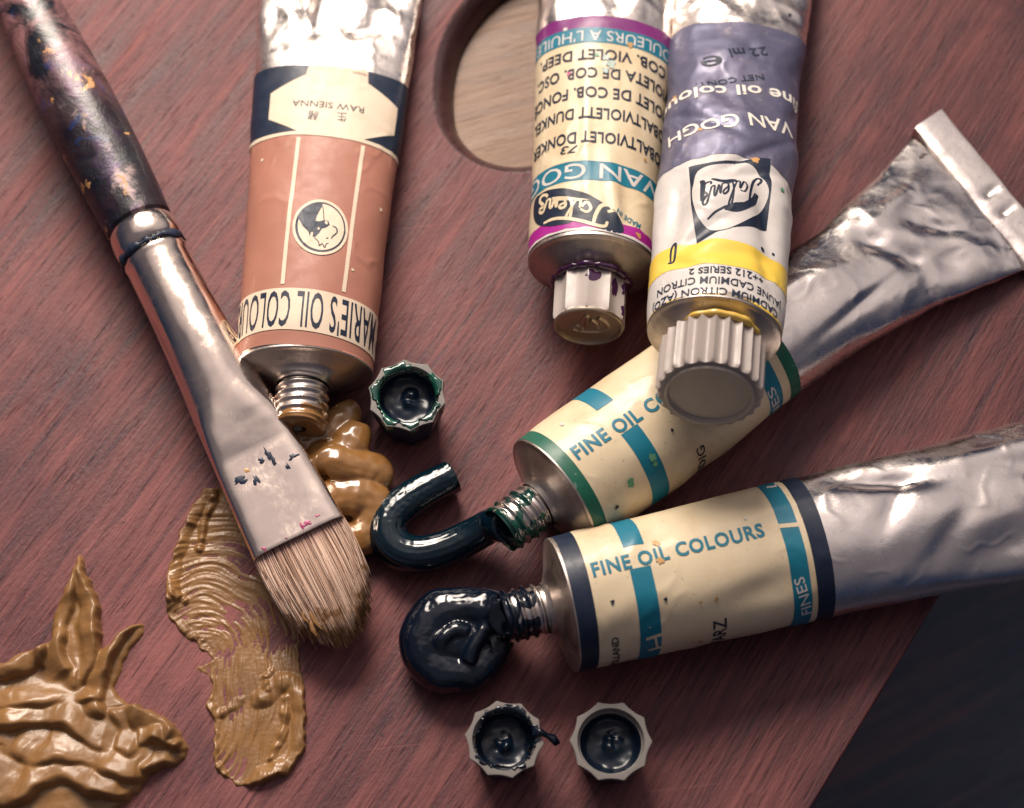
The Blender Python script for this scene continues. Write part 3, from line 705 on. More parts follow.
    for (ang, v0_, L_, W_, sd) in [(.75, -5.6, 4.6, .17, 1), (.05, -5.4, 2.6, .22, 2), (1.25, -5.4, 4, .2, 3), (1.2, -11.2, 3.0, .12, 5)]:
        t2 = np.linspace(0, 2 * PI, 26, endpoint=False); q = 1 + .5 * perlin(np.cos(t2) * 1.8 + sd, np.sin(t2) * 1.8, sd)
        V = []; F = []
        for ring in np.linspace(1, 0, 6):
            aa = ang + W_ * np.cos(t2) * q * ring; vv = v0_ - L_ / 2 + L_ / 2 * np.sin(t2) * q * ring
            rad = 7.7 * (1 - .115 * np.abs(np.sin((aa + .1) * 5)) ** .85) * (1 - .01) + .05 + .12 * (1 - ring ** 2)
            V.append(T.pt(rad * np.sin(aa), vv, rad * np.cos(aa)))
        mb = MB(); mb.grid(np.array(V), 0, wrap_j=True); mb.build('paint_smear', [M['p_purple']], cap, T.base)
tube_violet()

# ------------------------------------------------------------------ tube 3: yellow, its shoulder resting across the green tube
def tube_yellow():
    O = G(714, 334, 32.0); tail = G(743, -20, 8)
    T = Tube(O, tail, [(0, 13.0, 11.0), (6, 13.4, 10.4), (20, 13.8, 9.2), (32, 13.9, 9.0), (55, 14.0, 8.4), (85, 14.8, 6.4), (120, 17.0, 2.6)], 120, lie=False, pitch=math.radians(15.0),
             sag=([0, 20, 60, 120], [0, .0, .4, 4.0]),
             dents=[(-2, 29, 7.2, 5.6, .15, -1.7), (-10.5, 26, 2.2, 9, -.1, 1.5), (8.5, 24, 2.4, 11, .25, 1.5), (3, 36, 8, 1.6, .35, .9), (12, 33, 4, 7, .3, -.8), (-6, 17, 2.0, 6, -.8, 1.2), (2, 13.5, 9, 1.8, .15, .55), (9, 12, 2, 6, .3, .9), (-8, 10.5, 5, 1.5, -.5, .7), (4, 42, 11, 1.1, .75, .8), (-6, 52, 9, 1.3, -.5, .6)],
             crump=.55, crump_v=(10, 40), crump_s=.10, seed=31, shear=.03)
    t = thing('paint_tube', 'crumpled grey, white and yellow paint tube with big fluted cap, lying across another tube', 'paint tube', T.base, TG)
    tube_wall(T, t, M['foil_dirty'], 0, 120)
    shoulder(T, t, M['pewter'], M['thread'], rn=5.2, cone=3.6, nz=8)
    v = lambda x, y: T.uv(x, y)[1]
    v1 = v(735, 22)
    L = LabelMesh(T, 'white', .5, v1)
    h = L.half * .99; us = np.linspace(-h, h, 80)
    def rag(lo, hi, m, layer): n = len(us); L.shape(np.concatenate([np.c_[us, lo], np.c_[us[::-1], hi[::-1]]]), [(i, i + 1, 2 * n - 2 - i, 2 * n - 1 - i) for i in range(n - 1)], m, layer)
    vb = v(722, 155)
    rag(vb - .4 + 1.2 * np.cos(us * .22 - .3) + .6 * perlin(us * .2, us * 0 + 2, 4) - 2.2 * np.exp(-((us - 12) / 3.5) ** 2) * 0, np.full(80, v1 - .02), 'bluegrey', 1)
    ya, yb = v(721, 264), v(721, 239)
    rag(ya + .6 * perlin(us * .15, us * 0 + 1.5, 7), yb + .5 * perlin(us * .14, us * 0 + 5.5, 9), 'yellow', 1)
    rag(np.full(80, .52), v(721, 297) + 1.0 * perlin(us * .13, us * 0 + 6.5, 12), 'yellow', 1)
    L.text('22 ml', (765, 48), (728, 51), 2.5, 'ink', 3, .016); L.text('℮', (722, 57), (701, 60), 3.6, 'ink', 3, .02)
    L.text('NET CONT.', (763, 74), (696, 86), 1.6, 'ink', 3, .012)
    L.text('fine oil colour', T.uv(795, 99) + np.array([1.5, 0]), T.uv(672, 104) + np.array([-3.5, 0]), 3.2, 'greytext', 3, .018, 0, False)
    L.text('VAN GOGH', (790, 126), (668, 139), 3.6, 'greytext', 3, .012)
    L.poly([(689, 168), (708, 163), (769, 160), (770, 227), (716, 231), (696, 241), (692, 205)], 'black', 2)
    P = [(694, 186), (700, 171), (718, 164), (742, 161), (756, 168), (762, 178), (768, 193), (764, 208), (748, 220), (728, 229), (712, 229), (700, 221), (694, 205)]
    L.poly(catmull(np.array([T.uv(*p) for p in P]), 5, True), 'white', 3, False)
    c = T.uv(731, 196); ex = T.uv(761, 184) - c; ey = T.uv(731, 214) - c
    script_word(L, c, -ex * .0 + (T.uv(702, 206) - c) * 1.0, ey, 'ink', 4, 1.1)
    L.stroke([(724, 211), (738, 211), (752, 203), (757, 194)], 1.5, 'ink', 4); L.stroke([(712, 183), (722, 186), (736, 184)], 1.1, 'ink', 4); L.stroke([(702, 184), (704, 190), (703, 206)], 1.0, 'ink', 4)
    r1, r2, r3 = v(722, 266), v(722, 277), v(722, 288)
    L.text('++212 SERIES 2', (8.5, r1 - .1), (-6.5, r1 - .5), 1.9, 'ink', 2, .016, 0, False)
    L.text('JAUNE CADMIUM CITRON', (14.0, r2 - .2), (-13.5, r2 - .2), 1.9, 'ink', 2, .012, 0, False)
    L.text('CADMIUM CITRON (AZO)', (13.0, r3 - .1), (-15.0, r3 - .1), 1.9, 'ink', 2, .016, 0, False)
    L.stroke([(668, 262), (671, 247), (675, 243), (672, 258), (666, 262)], .55, 'ink', 2)
    for s, (x, y, r, m) in enumerate([(675, 100, .9, 'stain_ochre'), (779, 192, .5, 'stain_green'), (765, 247, .5, 'ink'), (776, 252, .3, 'ink'), (755, 160, .8, 'stain_ochre'), (700, 130, .5, 'stain_ochre'), (790, 15, .4, 'ink')]): L.blot(x, y, r, m, 3, s + 50)
    L.finish(t)
    def mound(mb, T, e, R0): pass
    cap = screw_cap(T, t, M['cap_taupe'], M['cap_disc'], r=10.25, start=-3.6, length=11.8, flutes=24, depth=.085, power=1.1, rim=.83, phase=.05)
    # yellow paint pressed out at the neck
    mb = MB(); th = np.linspace(-.75, 1.25, 60); R = []
    for k in np.linspace(0, 2 * PI, 10, endpoint=False):
        w = (1.0 + .5 * perlin(th * 3, th * 0, 4)) * np.clip(np.sin((th + .75) / 2.0 * PI), 0.02, 1) ** .6; rr = 9.2 + w * (np.cos(k) * .9 + .7)
        R.append(T.pt(rr * np.sin(th), -3.4 + w * np.sin(k) * .75, rr * np.cos(th)))
    mb.grid(np.array(R), 0, wrap_i=True); mb.build('paint_ring', [M['p_yellow']], t, T.base)
tube_yellow()

# ------------------------------------------------------------------ tube 4: green, with its crimped tail in view
def tube_green():
    O = G(554, 494, 12.2); tail = G(979, 195, 3)
    Ln = float(np.linalg.norm((tail - O)[:2]))
    T = Tube(O, tail, [(0, 12.8, 12.2), (12, 13.2, 11.6), (35, 13.3, 10.4), (55, 12.6, 9.6), (70, 12.8, 8.4), (88, 14.2, 6.2), (105, 17.0, 3.8), (Ln, 20.3, 1.5)], Ln,
             dents=[(-4, 66, 2.2, 12, -.15, -.8), (-8, 100, 2, 10, .2, -1.0), (3, 92, 5, 3, .5, 1.4), (9, 100, 4, 4, .2, 1.2), (-4, 88, 3, 3, 0, 1.1), (2, 105, 6, 2, .9, 1.0), (7, 75, 1.4, 14, .1, .6), (4, 20, 5, 5, 0, .25), (9, 45, 4, 9, 0, .35), (-5, 42, 2, 12, .1, -.25)],
             crump=.62, crump_v=(64, 92), crump_s=.085, seed=47, shear=.0)
    t = thing('paint_tube', 'cream paint tube with green bands, crimped silver tail and open green stained neck', 'paint tube', T.base, TG)
    tube_wall(T, t, M['foil'], 0, Ln)
    shoulder(T, t, M['pewter'], M['thread'], rn=5.0, cone=3.3, nz=9.0)
    v = lambda x, y: T.uv(x, y)[1]
    vg = v(563, 477) ; vx = v(793, 365)
    L = LabelMesh(T, 'cream', .12, vx + .62)
    L.band(.13, 2.9, 'green')
    L.band(v(783, 366), vx + .6, 'green'); L.band(v(758, 375), v(772, 366), 'teal')
    c0 = v(625, 440); c1 = v(641, 428)
    ug = T.uv(622, 434)[0]; ug2 = T.uv(601, 408)[0]; h = L.half * .99
    L.band(c0, c1, 'teal', 1, ug, h); L.band(c0, c1, 'teal', 1, -h, ug2)
    a = T.uv(578, 460); b = T.uv(649, 414.5); L.text('FINE OIL COLOURS', a, a + (b - a) / .478, 2.8, 'teal', 2, .03, 0, False, 1.12)
    L.text('FINES', T.uv(784, 411) + np.array([6.0, 0.3]), T.uv(773.5, 386), 1.9, 'white', 2, .006, 0, False)
    L.text('VIRIDIG', T.uv(704, 457) + np.array([9.0, 0.0]), T.uv(703, 444), 1.9, 'ink', 2, .01, 0, False)
    for s, (x, y, r, m) in enumerate([(652, 458, .8, 'stain_green'), (655, 464, .5, 'stain_green'), (630, 483, .9, 'stain_green'), (672, 430, .35, 'ink'), (617, 507, .45, 'ink'), (703, 388, .3, 'stain_ochre'), (562, 425, .4, 'white')]): L.blot(x, y, r, m, 3, s + 70)
    L.finish(t)
    # folded crimp
    mb = MB(); nl = 90; a, b, c = T.sec(np.array(Ln)); w = float(a) + .9; lx = np.linspace(-w, w, nl); R = []
    prof = [(-.6, 1.7), (.4, 2.1), (2.0, 2.2), (3.6, 2.1), (6.4, 2.2), (7.6, 2.0), (8.2, 1.4), (8.3, .2), (8.0, -1.0), (7.2, -1.3), (-.6, -1.3), (-.8, .2)]
    for vv, z in prof:
        bend = .25 * perlin(lx * .12, lx * 0 + 3, 5); hh = z + (.09 * perlin(lx * .2, np.full(nl, vv * .3), 9) + .02 * perlin(lx * 1.2, np.full(nl, vv), 2) if z > 0 else 0)
        dimp = 0
        for cx in (1.0, 6.5): dimp = dimp + 1.2 * np.exp(-((lx - cx) / 1.1) ** 2 - ((vv - 3.8) / 1.5) ** 2) * (z > 1.5)
        R.append(T.pt(lx, Ln - 1.0 + vv - .12 * lx + bend, float(c) + hh - dimp))
    R = np.array(R); R[..., 2] = np.maximum(R[..., 2], .1)
    mb.grid(R, 0, np.array([np.stack([lx / 10, np.full(nl, i * .3)], -1) for i in range(len(prof))]), wrap_i=True)
    n = len(prof)
    mb.f.append(tuple(i * nl for i in range(n))); mb.m.append(0); mb.f.append(tuple(i * nl + nl - 1 for i in range(n))); mb.m.append(0)
    mb.build('crimp', [M['foil_dirty']], t, T.base, sharp=30)
    # green paint left in the thread
    mb = MB(); th = np.linspace(0, 2 * PI, 72, endpoint=False); R = []
    for vv in np.linspace(-4.8, -13.2, 40):
        ph = (vv / 1.9 - th / (2 * PI)) % 1.0
        r = 5.0 * .93 + .62 * np.clip(1 - np.abs(ph - .5) * 3.4, 0, 1) ** .8 + .10 + .28 * perlin(th * 1.6, np.full(72, vv * .5), 3) - .1
        R.append(T.pt(r * np.sin(th), np.full(72, vv), r * np.cos(th)))
    mb.grid(np.array(R), 0, wrap_j=True); mb.build('paint_film', [M['p_greenwet']], t, T.base)
    return T
TGREEN = tube_green()

# ------------------------------------------------------------------ tube 5: black
def tube_black():
    O = G(562, 605, 12.6); tail = G(1030, 502, 5)
    Ln = 130
    T = Tube(O, tail, [(0, 13.2, 12.6), (12, 13.5, 12.1), (35, 14.0, 11.2), (60, 14.6, 10.0), (85, 15.6, 8.2), (108, 17.0, 5.8), (Ln, 19.2, 2.2)], Ln,
             dents=[(-8, 66, 2.2, 9, -.2, 1.6), (-2, 66, 2.2, 6, .9, 1.1), (2, 75, 7, 10, -.3, -.8), (6, 76, 2.5, 9, .7, .9), (10, 88, 4, 12, .15, 1.4), (-9, 92, 2.6, 16, .05, -1.0), (-3, 101, 3, 8, -.2, 1.1), (4, 96, 3, 3, 0, .8), (-7, 15, 1.4, 5, 1.2, -.35), (-6.5, 19, 2, 3, .3, .4), (7, 10, 3, 8, .2, -.35), (6, 30, 3.5, 12, .1, -.5), (9, 38, 3, 7, .1, .6), (-6, 44, 1.3, 11, .1, -.25)],
             crump=.16, crump_v=(60, 74), crump_s=.075, seed=58, shear=-.035)
    t = thing('paint_tube', 'cream paint tube with dark blue black bands, black paint at its open neck', 'paint tube', T.base, TG)
    tube_wall(T, t, M['foil'], 0, Ln)
    shoulder(T, t, M['pewter'], M['thread'], rn=4.9, cone=2.7, nz=8.0)
    v = lambda x, y: T.uv(x, y)[1]
    vx = v(827, 540)
    L = LabelMesh(T, 'cream', .12, vx)
    h = L.half * .99
    L.band(.13, 3.9, 'black'); L.band(v(811, 550), vx - .01, 'black'); 
    L.band(v(786, 550), v(805, 550), 'teal')
    g0 = T.uv(782, 523.5); g1 = T.uv(801, 521.5)
    L.shape([(g0[0] - .0, v(786, 550) - .01), (g0[0] + .9, v(786, 550) - .01), (g1[0] + 1.0, v(805, 550) + .01), (g1[0] + .1, v(805, 550) + .01)], [(0, 1, 2, 3)], 'cream', 2)
    c0, c1 = v(634, 590), v(656, 590)
    L.band(c0, c1, 'teal', 1, T.uv(638, 568)[0], h); L.band(c0, c1, 'teal', 1, -h, T.uv(636, 546)[0])
    L.text('FINE OIL COLOURS', (593.5, 577), (765.5, 536), 2.7, 'teal', 2, .03, 0, True, 1.12)
    L.text('H', T.uv(666, 645), T.uv(663, 631), 3.5, 'cream', 2, .0, 0, False)
    L.text('SCHWARZ', T.uv(728, 634) + np.array([12.0, -.3]), T.uv(726, 617), 2.6, 'ink', 2, .01, 0, False)
    L.text('HOLLAND', T.uv(621, 654) + np.array([5.0, -.2]), T.uv(618, 636), 1.35, 'ink', 2, .02, 0, False)
    L.text('FINES', (811.5, 612), (803.5, 576), 2.0, 'white', 2, .006)
    L.text('L', T.uv(777, 487) , T.uv(775, 482), 2.0, 'white', 2, .006, 0, False)
    for s, (x, y, r, m) in enumerate([(612, 602, .4, 'ink'), (665, 599, .35, 'ink'), (660, 561, .7, 'stain_ochre'), (656, 543, .7, 'stain_ochre'), (700, 602, .3, 'stain_ochre'), (700, 641, .4, 'stain_ochre'), (716, 599, .4, 'stain_ochre'), (745, 520, .3, 'white')]): L.blot(x, y, r, m, 3, s + 90)
    L.finish(t)
    mb = MB(); th = np.linspace(0, 2 * PI, 72, endpoint=False); R = []
    for vv in np.linspace(-5.4, -11.8, 36):
        ph = (vv / 1.9 - th / (2 * PI)) % 1.0
        r = 4.9 * .93 + .62 * np.clip(1 - np.abs(ph - .5) * 3.4, 0, 1) ** .8 + .08 + .35 * perlin(th * 1.6, np.full(72, vv * .5), 3)
        R.append(T.pt(r * np.sin(th), np.full(72, vv), r * np.cos(th)))
    mb.grid(np.array(R), 0, wrap_j=True); mb.build('paint_film', [M['p_black']], t, T.base)
    return T
TBLACK = tube_black()

# ------------------------------------------------------------------ loose screw caps, standing open side up
def loose_cap(px, py, label, paint, film, seed, ht=11.5, r=8.0, lump=True, drip=False, rot=0.0, rim_film=.0):
    c = G(px, py, ht); base = np.array([c[0], c[1], 0])
    pt = lambda lx, v, lz: np.stack([base[0] + np.asarray(lx), base[1] + np.asarray(lz), np.asarray(v)], -1)
    t = thing('screw_cap', label, 'cap', base, 'loose caps of the open tubes')
    f = lambda th: 1 - .092 * np.abs(np.sin((th + rot) * 5)) ** .8
    mod = lambda th, i: f(th) if i >= 2 and i <= 9 else np.ones_like(th)
    mb = MB()
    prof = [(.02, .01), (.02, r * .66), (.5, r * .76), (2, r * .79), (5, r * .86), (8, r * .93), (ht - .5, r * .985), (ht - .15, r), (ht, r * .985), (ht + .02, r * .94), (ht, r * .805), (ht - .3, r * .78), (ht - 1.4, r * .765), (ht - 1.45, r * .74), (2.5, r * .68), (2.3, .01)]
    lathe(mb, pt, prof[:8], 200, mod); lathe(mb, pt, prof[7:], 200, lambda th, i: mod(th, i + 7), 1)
    mb.build('shell', [M['cap_shaded'], M['cap_grey']], t, base, sharp=45)
    # paint standing in the cap
    th = np.linspace(0, 2 * PI, 90, endpoint=False); R = []; rs = np.linspace(1, .0, 26)
    for k in rs:
        rr = r * .768 * k + .001
        z = ht - 4.6 + 3.2 * k ** 7 + .18 * perlin(np.cos(th) * k * 3, np.sin(th) * k * 3, seed) + (1.3 * np.exp(-(((k * np.cos(th) - .12 * math.cos(seed * 2.1)) / .30) ** 2 + ((k * np.sin(th) + .10 * math.sin(seed * 1.3)) / .22) ** 2)) * (1 + .9 * perlin(k * np.cos(th) * 3.4 + seed, k * np.sin(th) * 3.4, seed + 3)) if lump else 0)
        R.append(pt(rr * np.sin(th), z, rr * np.cos(th)))
    mb = MB(); mb.grid(np.array(R), 0, wrap_j=True); mb.build('paint_fill', [M['p_pool']], t, base)
    if rim_film > 0:
        # paint smeared unevenly over the rim
        th = np.linspace(0, 2 * PI, 220, endpoint=False); w = np.clip(perlin(np.cos(th) * 1.4 + seed, np.sin(th) * 1.4, seed) * 1.6 + .8 * perlin(np.cos(th) * 6, np.sin(th) * 6, seed + 1) + rim_film, 0.0, 1)
        R = []
        for k, (q, dz) in enumerate([(.70, -.9), (.74, -.1), (.80, .16), (.88, .2), (.94, .12), (.995, -.5), (1.0, -2.0)]):
            qq = .71 + (q - .71) * w; dd = np.where(w > .02, dz, -.9) * np.minimum(1, w * 3) + (-.9) * (1 - np.minimum(1, w * 3))
            rr = r * np.minimum(qq, 1.01) * np.where(q > .93, f(th) * 1.012, 1)
            R.append(pt(rr * np.sin(th), ht + dd * np.where(q > .97, w, 1) + .06 * perlin(th * 5, th * 0 + q * 9, seed), rr * np.cos(th)))
        mb = MB(); mb.grid(np.array(R), 0, wrap_j=True); mb.build('paint_smear', [M[film]], t, base)
    if drip:
        P = catmull(np.array([(r * .70, 1.0, ht - .4), (r * .86, 1.2, ht + .45), (r * 1.0, .9, ht + .1), (r * 1.18, .3, ht - 1.0), (r * 1.38, -.2, ht - 2.0)]), 8); rad = np.interp(np.linspace(0, 1, len(P)), [0, .3, .6, .85, 1], [.9, .75, .6, 1.15, .25])
        R = []
        for p, q, i in zip(P, rad, range(len(P))):
            k = np.linspace(0, 2 * PI, 16, endpoint=False); R.append(base + p + np.stack([0 * k, np.cos(k) * q, np.sin(k) * q], -1))
        mb = MB(); mb.grid(np.array(R), 0, wrap_j=True); mb.build('paint_drip', [M[film]], t, base)
    return t
loose_cap(407, 395, 'small dark screw cap with greenish paint inside, between copper brown tube and green squiggle', 'p_green', 'p_greenwet', 3, ht=12.5, r=8.1, rim_film=.75, rot=.1)
loose_cap(504.5, 739, 'small grey screw cap smeared with black paint dripping over its rim', 'p_black', 'p_black', 5, ht=11.0, r=7.6, drip=True, rim_film=.45, rot=.2)
loose_cap(611, 741, 'small clean rimmed grey screw cap holding a dark paint pool', 'p_black', 'p_black', 9, ht=11.0, r=7.9, rot=.3, rim_film=-.25)
# ------------------------------------------------------------------ squeezed paint (swept strands fused by a voxel remesh)
def sweep(mb, P, rad, n=18, flat=1.0):
    P = np.asarray(P, float); k = len(P); t = np.gradient(P, axis=0); t /= np.linalg.norm(t, axis=1)[:, None] + 1e-9
    a = np.linspace(0, 2 * PI, n, endpoint=False); R = []
    for p, d, r in zip(P, t, rad):
        s = np.cross(d, [0, 0, 1.0]); q = np.linalg.norm(s); s = s / q if q > 1e-3 else np.array([1.0, 0, 0]); u = np.cross(s, d)
        R.append(p + np.outer(np.cos(a) * r, s) + np.outer(np.sin(a) * r * flat, u))
    R = np.array(R); i0 = mb.n; mb.grid(R, 0, wrap_j=True)
    mb.f.append(tuple(i0 + i for i in range(n))); mb.m.append(0); mb.f.append(tuple(i0 + (k - 1) * n + i for i in reversed(range(n)))); mb.m.append(0)

def fuse(mb, name, mat, voxel=.35, smooth=6, disp=None, base=(0, 0, 0)):
    me = bpy.data.meshes.new(name); me.from_pydata([tuple(p) for p in np.concatenate(mb.v)], [], mb.f)
    bm = bmesh.new(); bm.from_mesh(me); bmesh.ops.recalc_face_normals(bm, faces=bm.faces); bm.to_mesh(me); bm.free()
    o = bpy.data.objects.new(name, me); COL.objects.link(o)
    r = o.modifiers.new('r', 'REMESH'); r.mode = 'VOXEL'; r.voxel_size = voxel
    s = o.modifiers.new('s', 'SMOOTH'); s.iterations = smooth; s.factor = .5
    bpy.context.view_layer.update()
    m2 = bpy.data.meshes.new_from_object(o.evaluated_get(bpy.context.evaluated_depsgraph_get()))
    bpy.data.objects.remove(o); bpy.data.meshes.remove(me)
    n = len(m2.vertices); V = np.zeros(n * 3); m2.vertices.foreach_get('co', V); V = V.reshape(-1, 3)
    if disp is not None: V = disp(V)
    V = (V - np.asarray(base, float)) * MM; m2.vertices.foreach_set('co', V.ravel())
    m2.polygons.foreach_set('use_smooth', [True] * len(m2.polygons)); m2.materials.clear(); m2.materials.append(mat); m2.name = name; m2.update()
    o = bpy.data.objects.new(name, m2); COL.objects.link(o); o.location = tuple(np.asarray(base, float) * MM)
    return o

def path(px, z, n=10): return catmull(np.array([G(x, y, zz) for (x, y), zz in zip(px, z)]), n)

# green worm
mb = MB()
mo = TGREEN.pt(0, -11.5, 0)
P = np.concatenate([[mo], path([(493, 524), (470, 537), (445, 549), (420, 555), (400, 551), (388, 537), (391, 519), (406, 503), (428, 489), (454, 476)], [8.0, 5.6, 4.6, 4.5, 4.5, 4.6, 4.6, 4.6, 4.5, 4.4])])
sw = np.linspace(0, 1, len(P)); rad = np.interp(sw, [0, .08, .2, .4, .6, .8, 1], [3.5, 3.5, 3.7, 4.0, 4.05, 3.85, 3.5])
sweep(mb, P, rad, 24)
def dg(V):
    V = V.copy(); V[:, 2] = np.maximum(V[:, 2], .02)
    d = np.linalg.norm(V[:, None, :2] - P[None, ::2, :2], axis=2); i = d.argmin(1); s = i * 2 / len(P)
    tg = np.gradient(P[:, :2], axis=0); tg /= np.linalg.norm(tg, axis=1)[:, None]; j = np.minimum(i * 2, len(P) - 1); q = V[:, :2] - P[j, :2]; lat = q[:, 0] * -tg[j, 1] + q[:, 1] * tg[j, 0]
    V[:, 2] += .13 * perlin(lat * 1.35, s * 3.0, 12) * np.clip(V[:, 2] / 4, 0, 1) + .05 * perlin(V[:, 0] * .9, V[:, 1] * .9, 3) + np.where(s > .62, .08 * perlin(V[:, 0] * 1.5, V[:, 1] * 1.5, 8), 0)
    return V
o = fuse(mb, 'squeezed_paint', M['p_green'], .32, 3, dg, (P[40][0], P[40][1], 0))
tag(o, 'hook shaped worm of dark green paint squeezed from the green banded tube', 'paint')

# black blob
mb = MB(); mo = TBLACK.pt(0, -10.5, 0)
P1 = np.concatenate([[mo], path([(450 + (x - 450) * .93 + 9, y) for x, y in [(500, 613), (476, 612), (450, 610), (426, 616), (411, 634), (415, 656), (434, 671), (460, 671), (482, 656), (492, 636)]], [9, 7.2, 6.0, 5.6, 5.2, 4.6, 4.2, 4.0, 4.0, 4.6])])
sweep(mb, P1, np.interp(np.linspace(0, 1, len(P1)), [0, .1, .3, .7, 1], [3.9, 4.2, 4.8, 4.6, 3.6]))
P2 = path([(450 + (x - 450) * .93 + 9, y) for x, y in [(430, 642), (452, 644), (476, 634)]], [4.6, 4.4, 4.6]); sweep(mb, P2, np.full(len(P2), 5.2))
P3 = path([(450 + (x - 450) * .93 + 9, y) for x, y in [(428, 652), (430, 638), (443, 629), (460, 632)]], [7.4, 8.8, 9.2, 8.6]); sweep(mb, P3, np.full(len(P3), 1.7))
P4 = path([(450 + (x - 450) * .93 + 9, y) for x, y in [(458, 662), (466, 648), (478, 630), (486, 618)]], [8.2, 8.8, 9.2, 9.4]); sweep(mb, P4, np.full(len(P4), 1.5))
def db(V):
    V = V.copy(); V[:, 2] = np.maximum(V[:, 2], .02); q0 = V.copy(); V[:, 0] += .8 * perlin(q0[:, 0] * .11, q0[:, 1] * .11, 31); V[:, 1] += .8 * perlin(q0[:, 0] * .11, q0[:, 1] * .11, 32); V[:, 2] += .25 * perlin(V[:, 0] * .3, V[:, 1] * .3, 3) + .05 * perlin(V[:, 0] * 1.1, V[:, 1] * 1.1, 6); return V
c = G(440, 640)
o = fuse(mb, 'squeezed_paint', M['p_black'], .28, 9, db, (c[0], c[1], 0))
tag(o, 'glossy black paint blob curled at the neck of the lower cream tube', 'paint')

# raw sienna coils under the first tube's neck
mb = MB()
P1 = path([(x - 9, y + 4) for x, y in [(304, 402), (302, 420), (286, 436), (312, 440), (338, 430), (352, 412), (348, 404)]], [9, 7, 5.2, 5.0, 5.0, 5.2, 5.0]); sweep(mb, P1, np.interp(np.linspace(0, 1, len(P1)), [0, .3, .8, 1], [4.6, 4.6, 4.3, 3]), 18, .72)
P2 = path([(x - 9, y + 4) for x, y in [(366, 422), (362, 434), (352, 450), (328, 456), (314, 462)]], [6.0, 6.5, 6.5, 7.2, 6.2]); sweep(mb, P2, np.interp(np.linspace(0, 1, len(P2)), [0, .3, .7, 1], [3.0, 4.0, 3.8, 2.0]), 18, .72)
P3 = path([(x - 9, y + 4) for x, y in [(316, 461), (335, 455), (355, 462), (372, 466), (382, 470), (374, 484)]], [8.0, 8.6, 7.6, 6.2, 5.2, 4.0]); sweep(mb, P3, np.interp(np.linspace(0, 1, len(P3)), [0, .3, .8, 1], [1.8, 3.6, 4.4, 3.8]), 18, .72)
P4 = path([(x - 9, y + 4) for x, y in [(378, 486), (350, 486), (322, 484)]], [3.2, 3.2, 3.0]); sweep(mb, P4, np.full(len(P4), 4.0), 18, .72)
P5 = path([(x - 9, y + 4) for x, y in [(322, 502), (342, 494), (364, 491), (380, 500), (384, 516), (372, 532), (354, 534), (336, 528)]], [5, 5.6, 5.6, 4.8, 4.2, 3.6, 3.2, 3.0]); sweep(mb, P5, np.interp(np.linspace(0, 1, len(P5)), [0, .3, .7, 1], [3.6, 4.8, 4.2, 3.2]), 18, .72)
P6 = path([(x - 9, y + 4) for x, y in [(330, 512), (350, 517), (366, 516)]], [1.6, 1.6, 1.6]); sweep(mb, P6, np.full(len(P6), 2.6), 18, .72)
def do(V):
    V = V.copy(); V[:, 2] = np.maximum(V[:, 2], .02); V[:, 2] += .18 * perlin(V[:, 0] * .5, V[:, 1] * .5, 3); return V
c = G(350, 470)
o = fuse(mb, 'squeezed_paint', M['p_ochre'], .30, 4, do, (c[0], c[1], 0))
tag(o, 'folded coils of wet ochre paint between the brush ferrule and small dark cap', 'paint')

# ------------------------------------------------------------------ spread paint (relief fields)
def inpoly(X, Y, P):
    r = np.zeros(X.shape, bool); n = len(P)
    for i in range(n):
        x1, y1 = P[i]; x2, y2 = P[(i + 1) % n]
        if y1 == y2: continue
        c = ((y1 > Y) != (y2 > Y)) & (X < (x2 - x1) * (Y - y1) / (y2 - y1) + x1); r ^= c
    return r
def seg_dist(X, Y, P, closed=False):
    """distance to a polyline, position along it (0..1) and the side (+ left)"""
    D = np.full(X.shape, 1e9); S = np.zeros(X.shape); SD = np.zeros(X.shape); n = len(P); m = n if closed else n - 1
    for i in range(m):
        a = P[i]; b = P[(i + 1) % n]; d = b - a; l2 = d @ d + 1e-12
        t = np.clip(((X - a[0]) * d[0] + (Y - a[1]) * d[1]) / l2, 0, 1); ex = X - a[0] - t * d[0]; ey = Y - a[1] - t * d[1]; q = np.hypot(ex, ey)
        k = q < D; D = np.where(k, q, D); S = np.where(k, (i + t) / m, S); SD = np.where(k, np.sign(d[0] * ey - d[1] * ex), SD)
    return D, S, SD
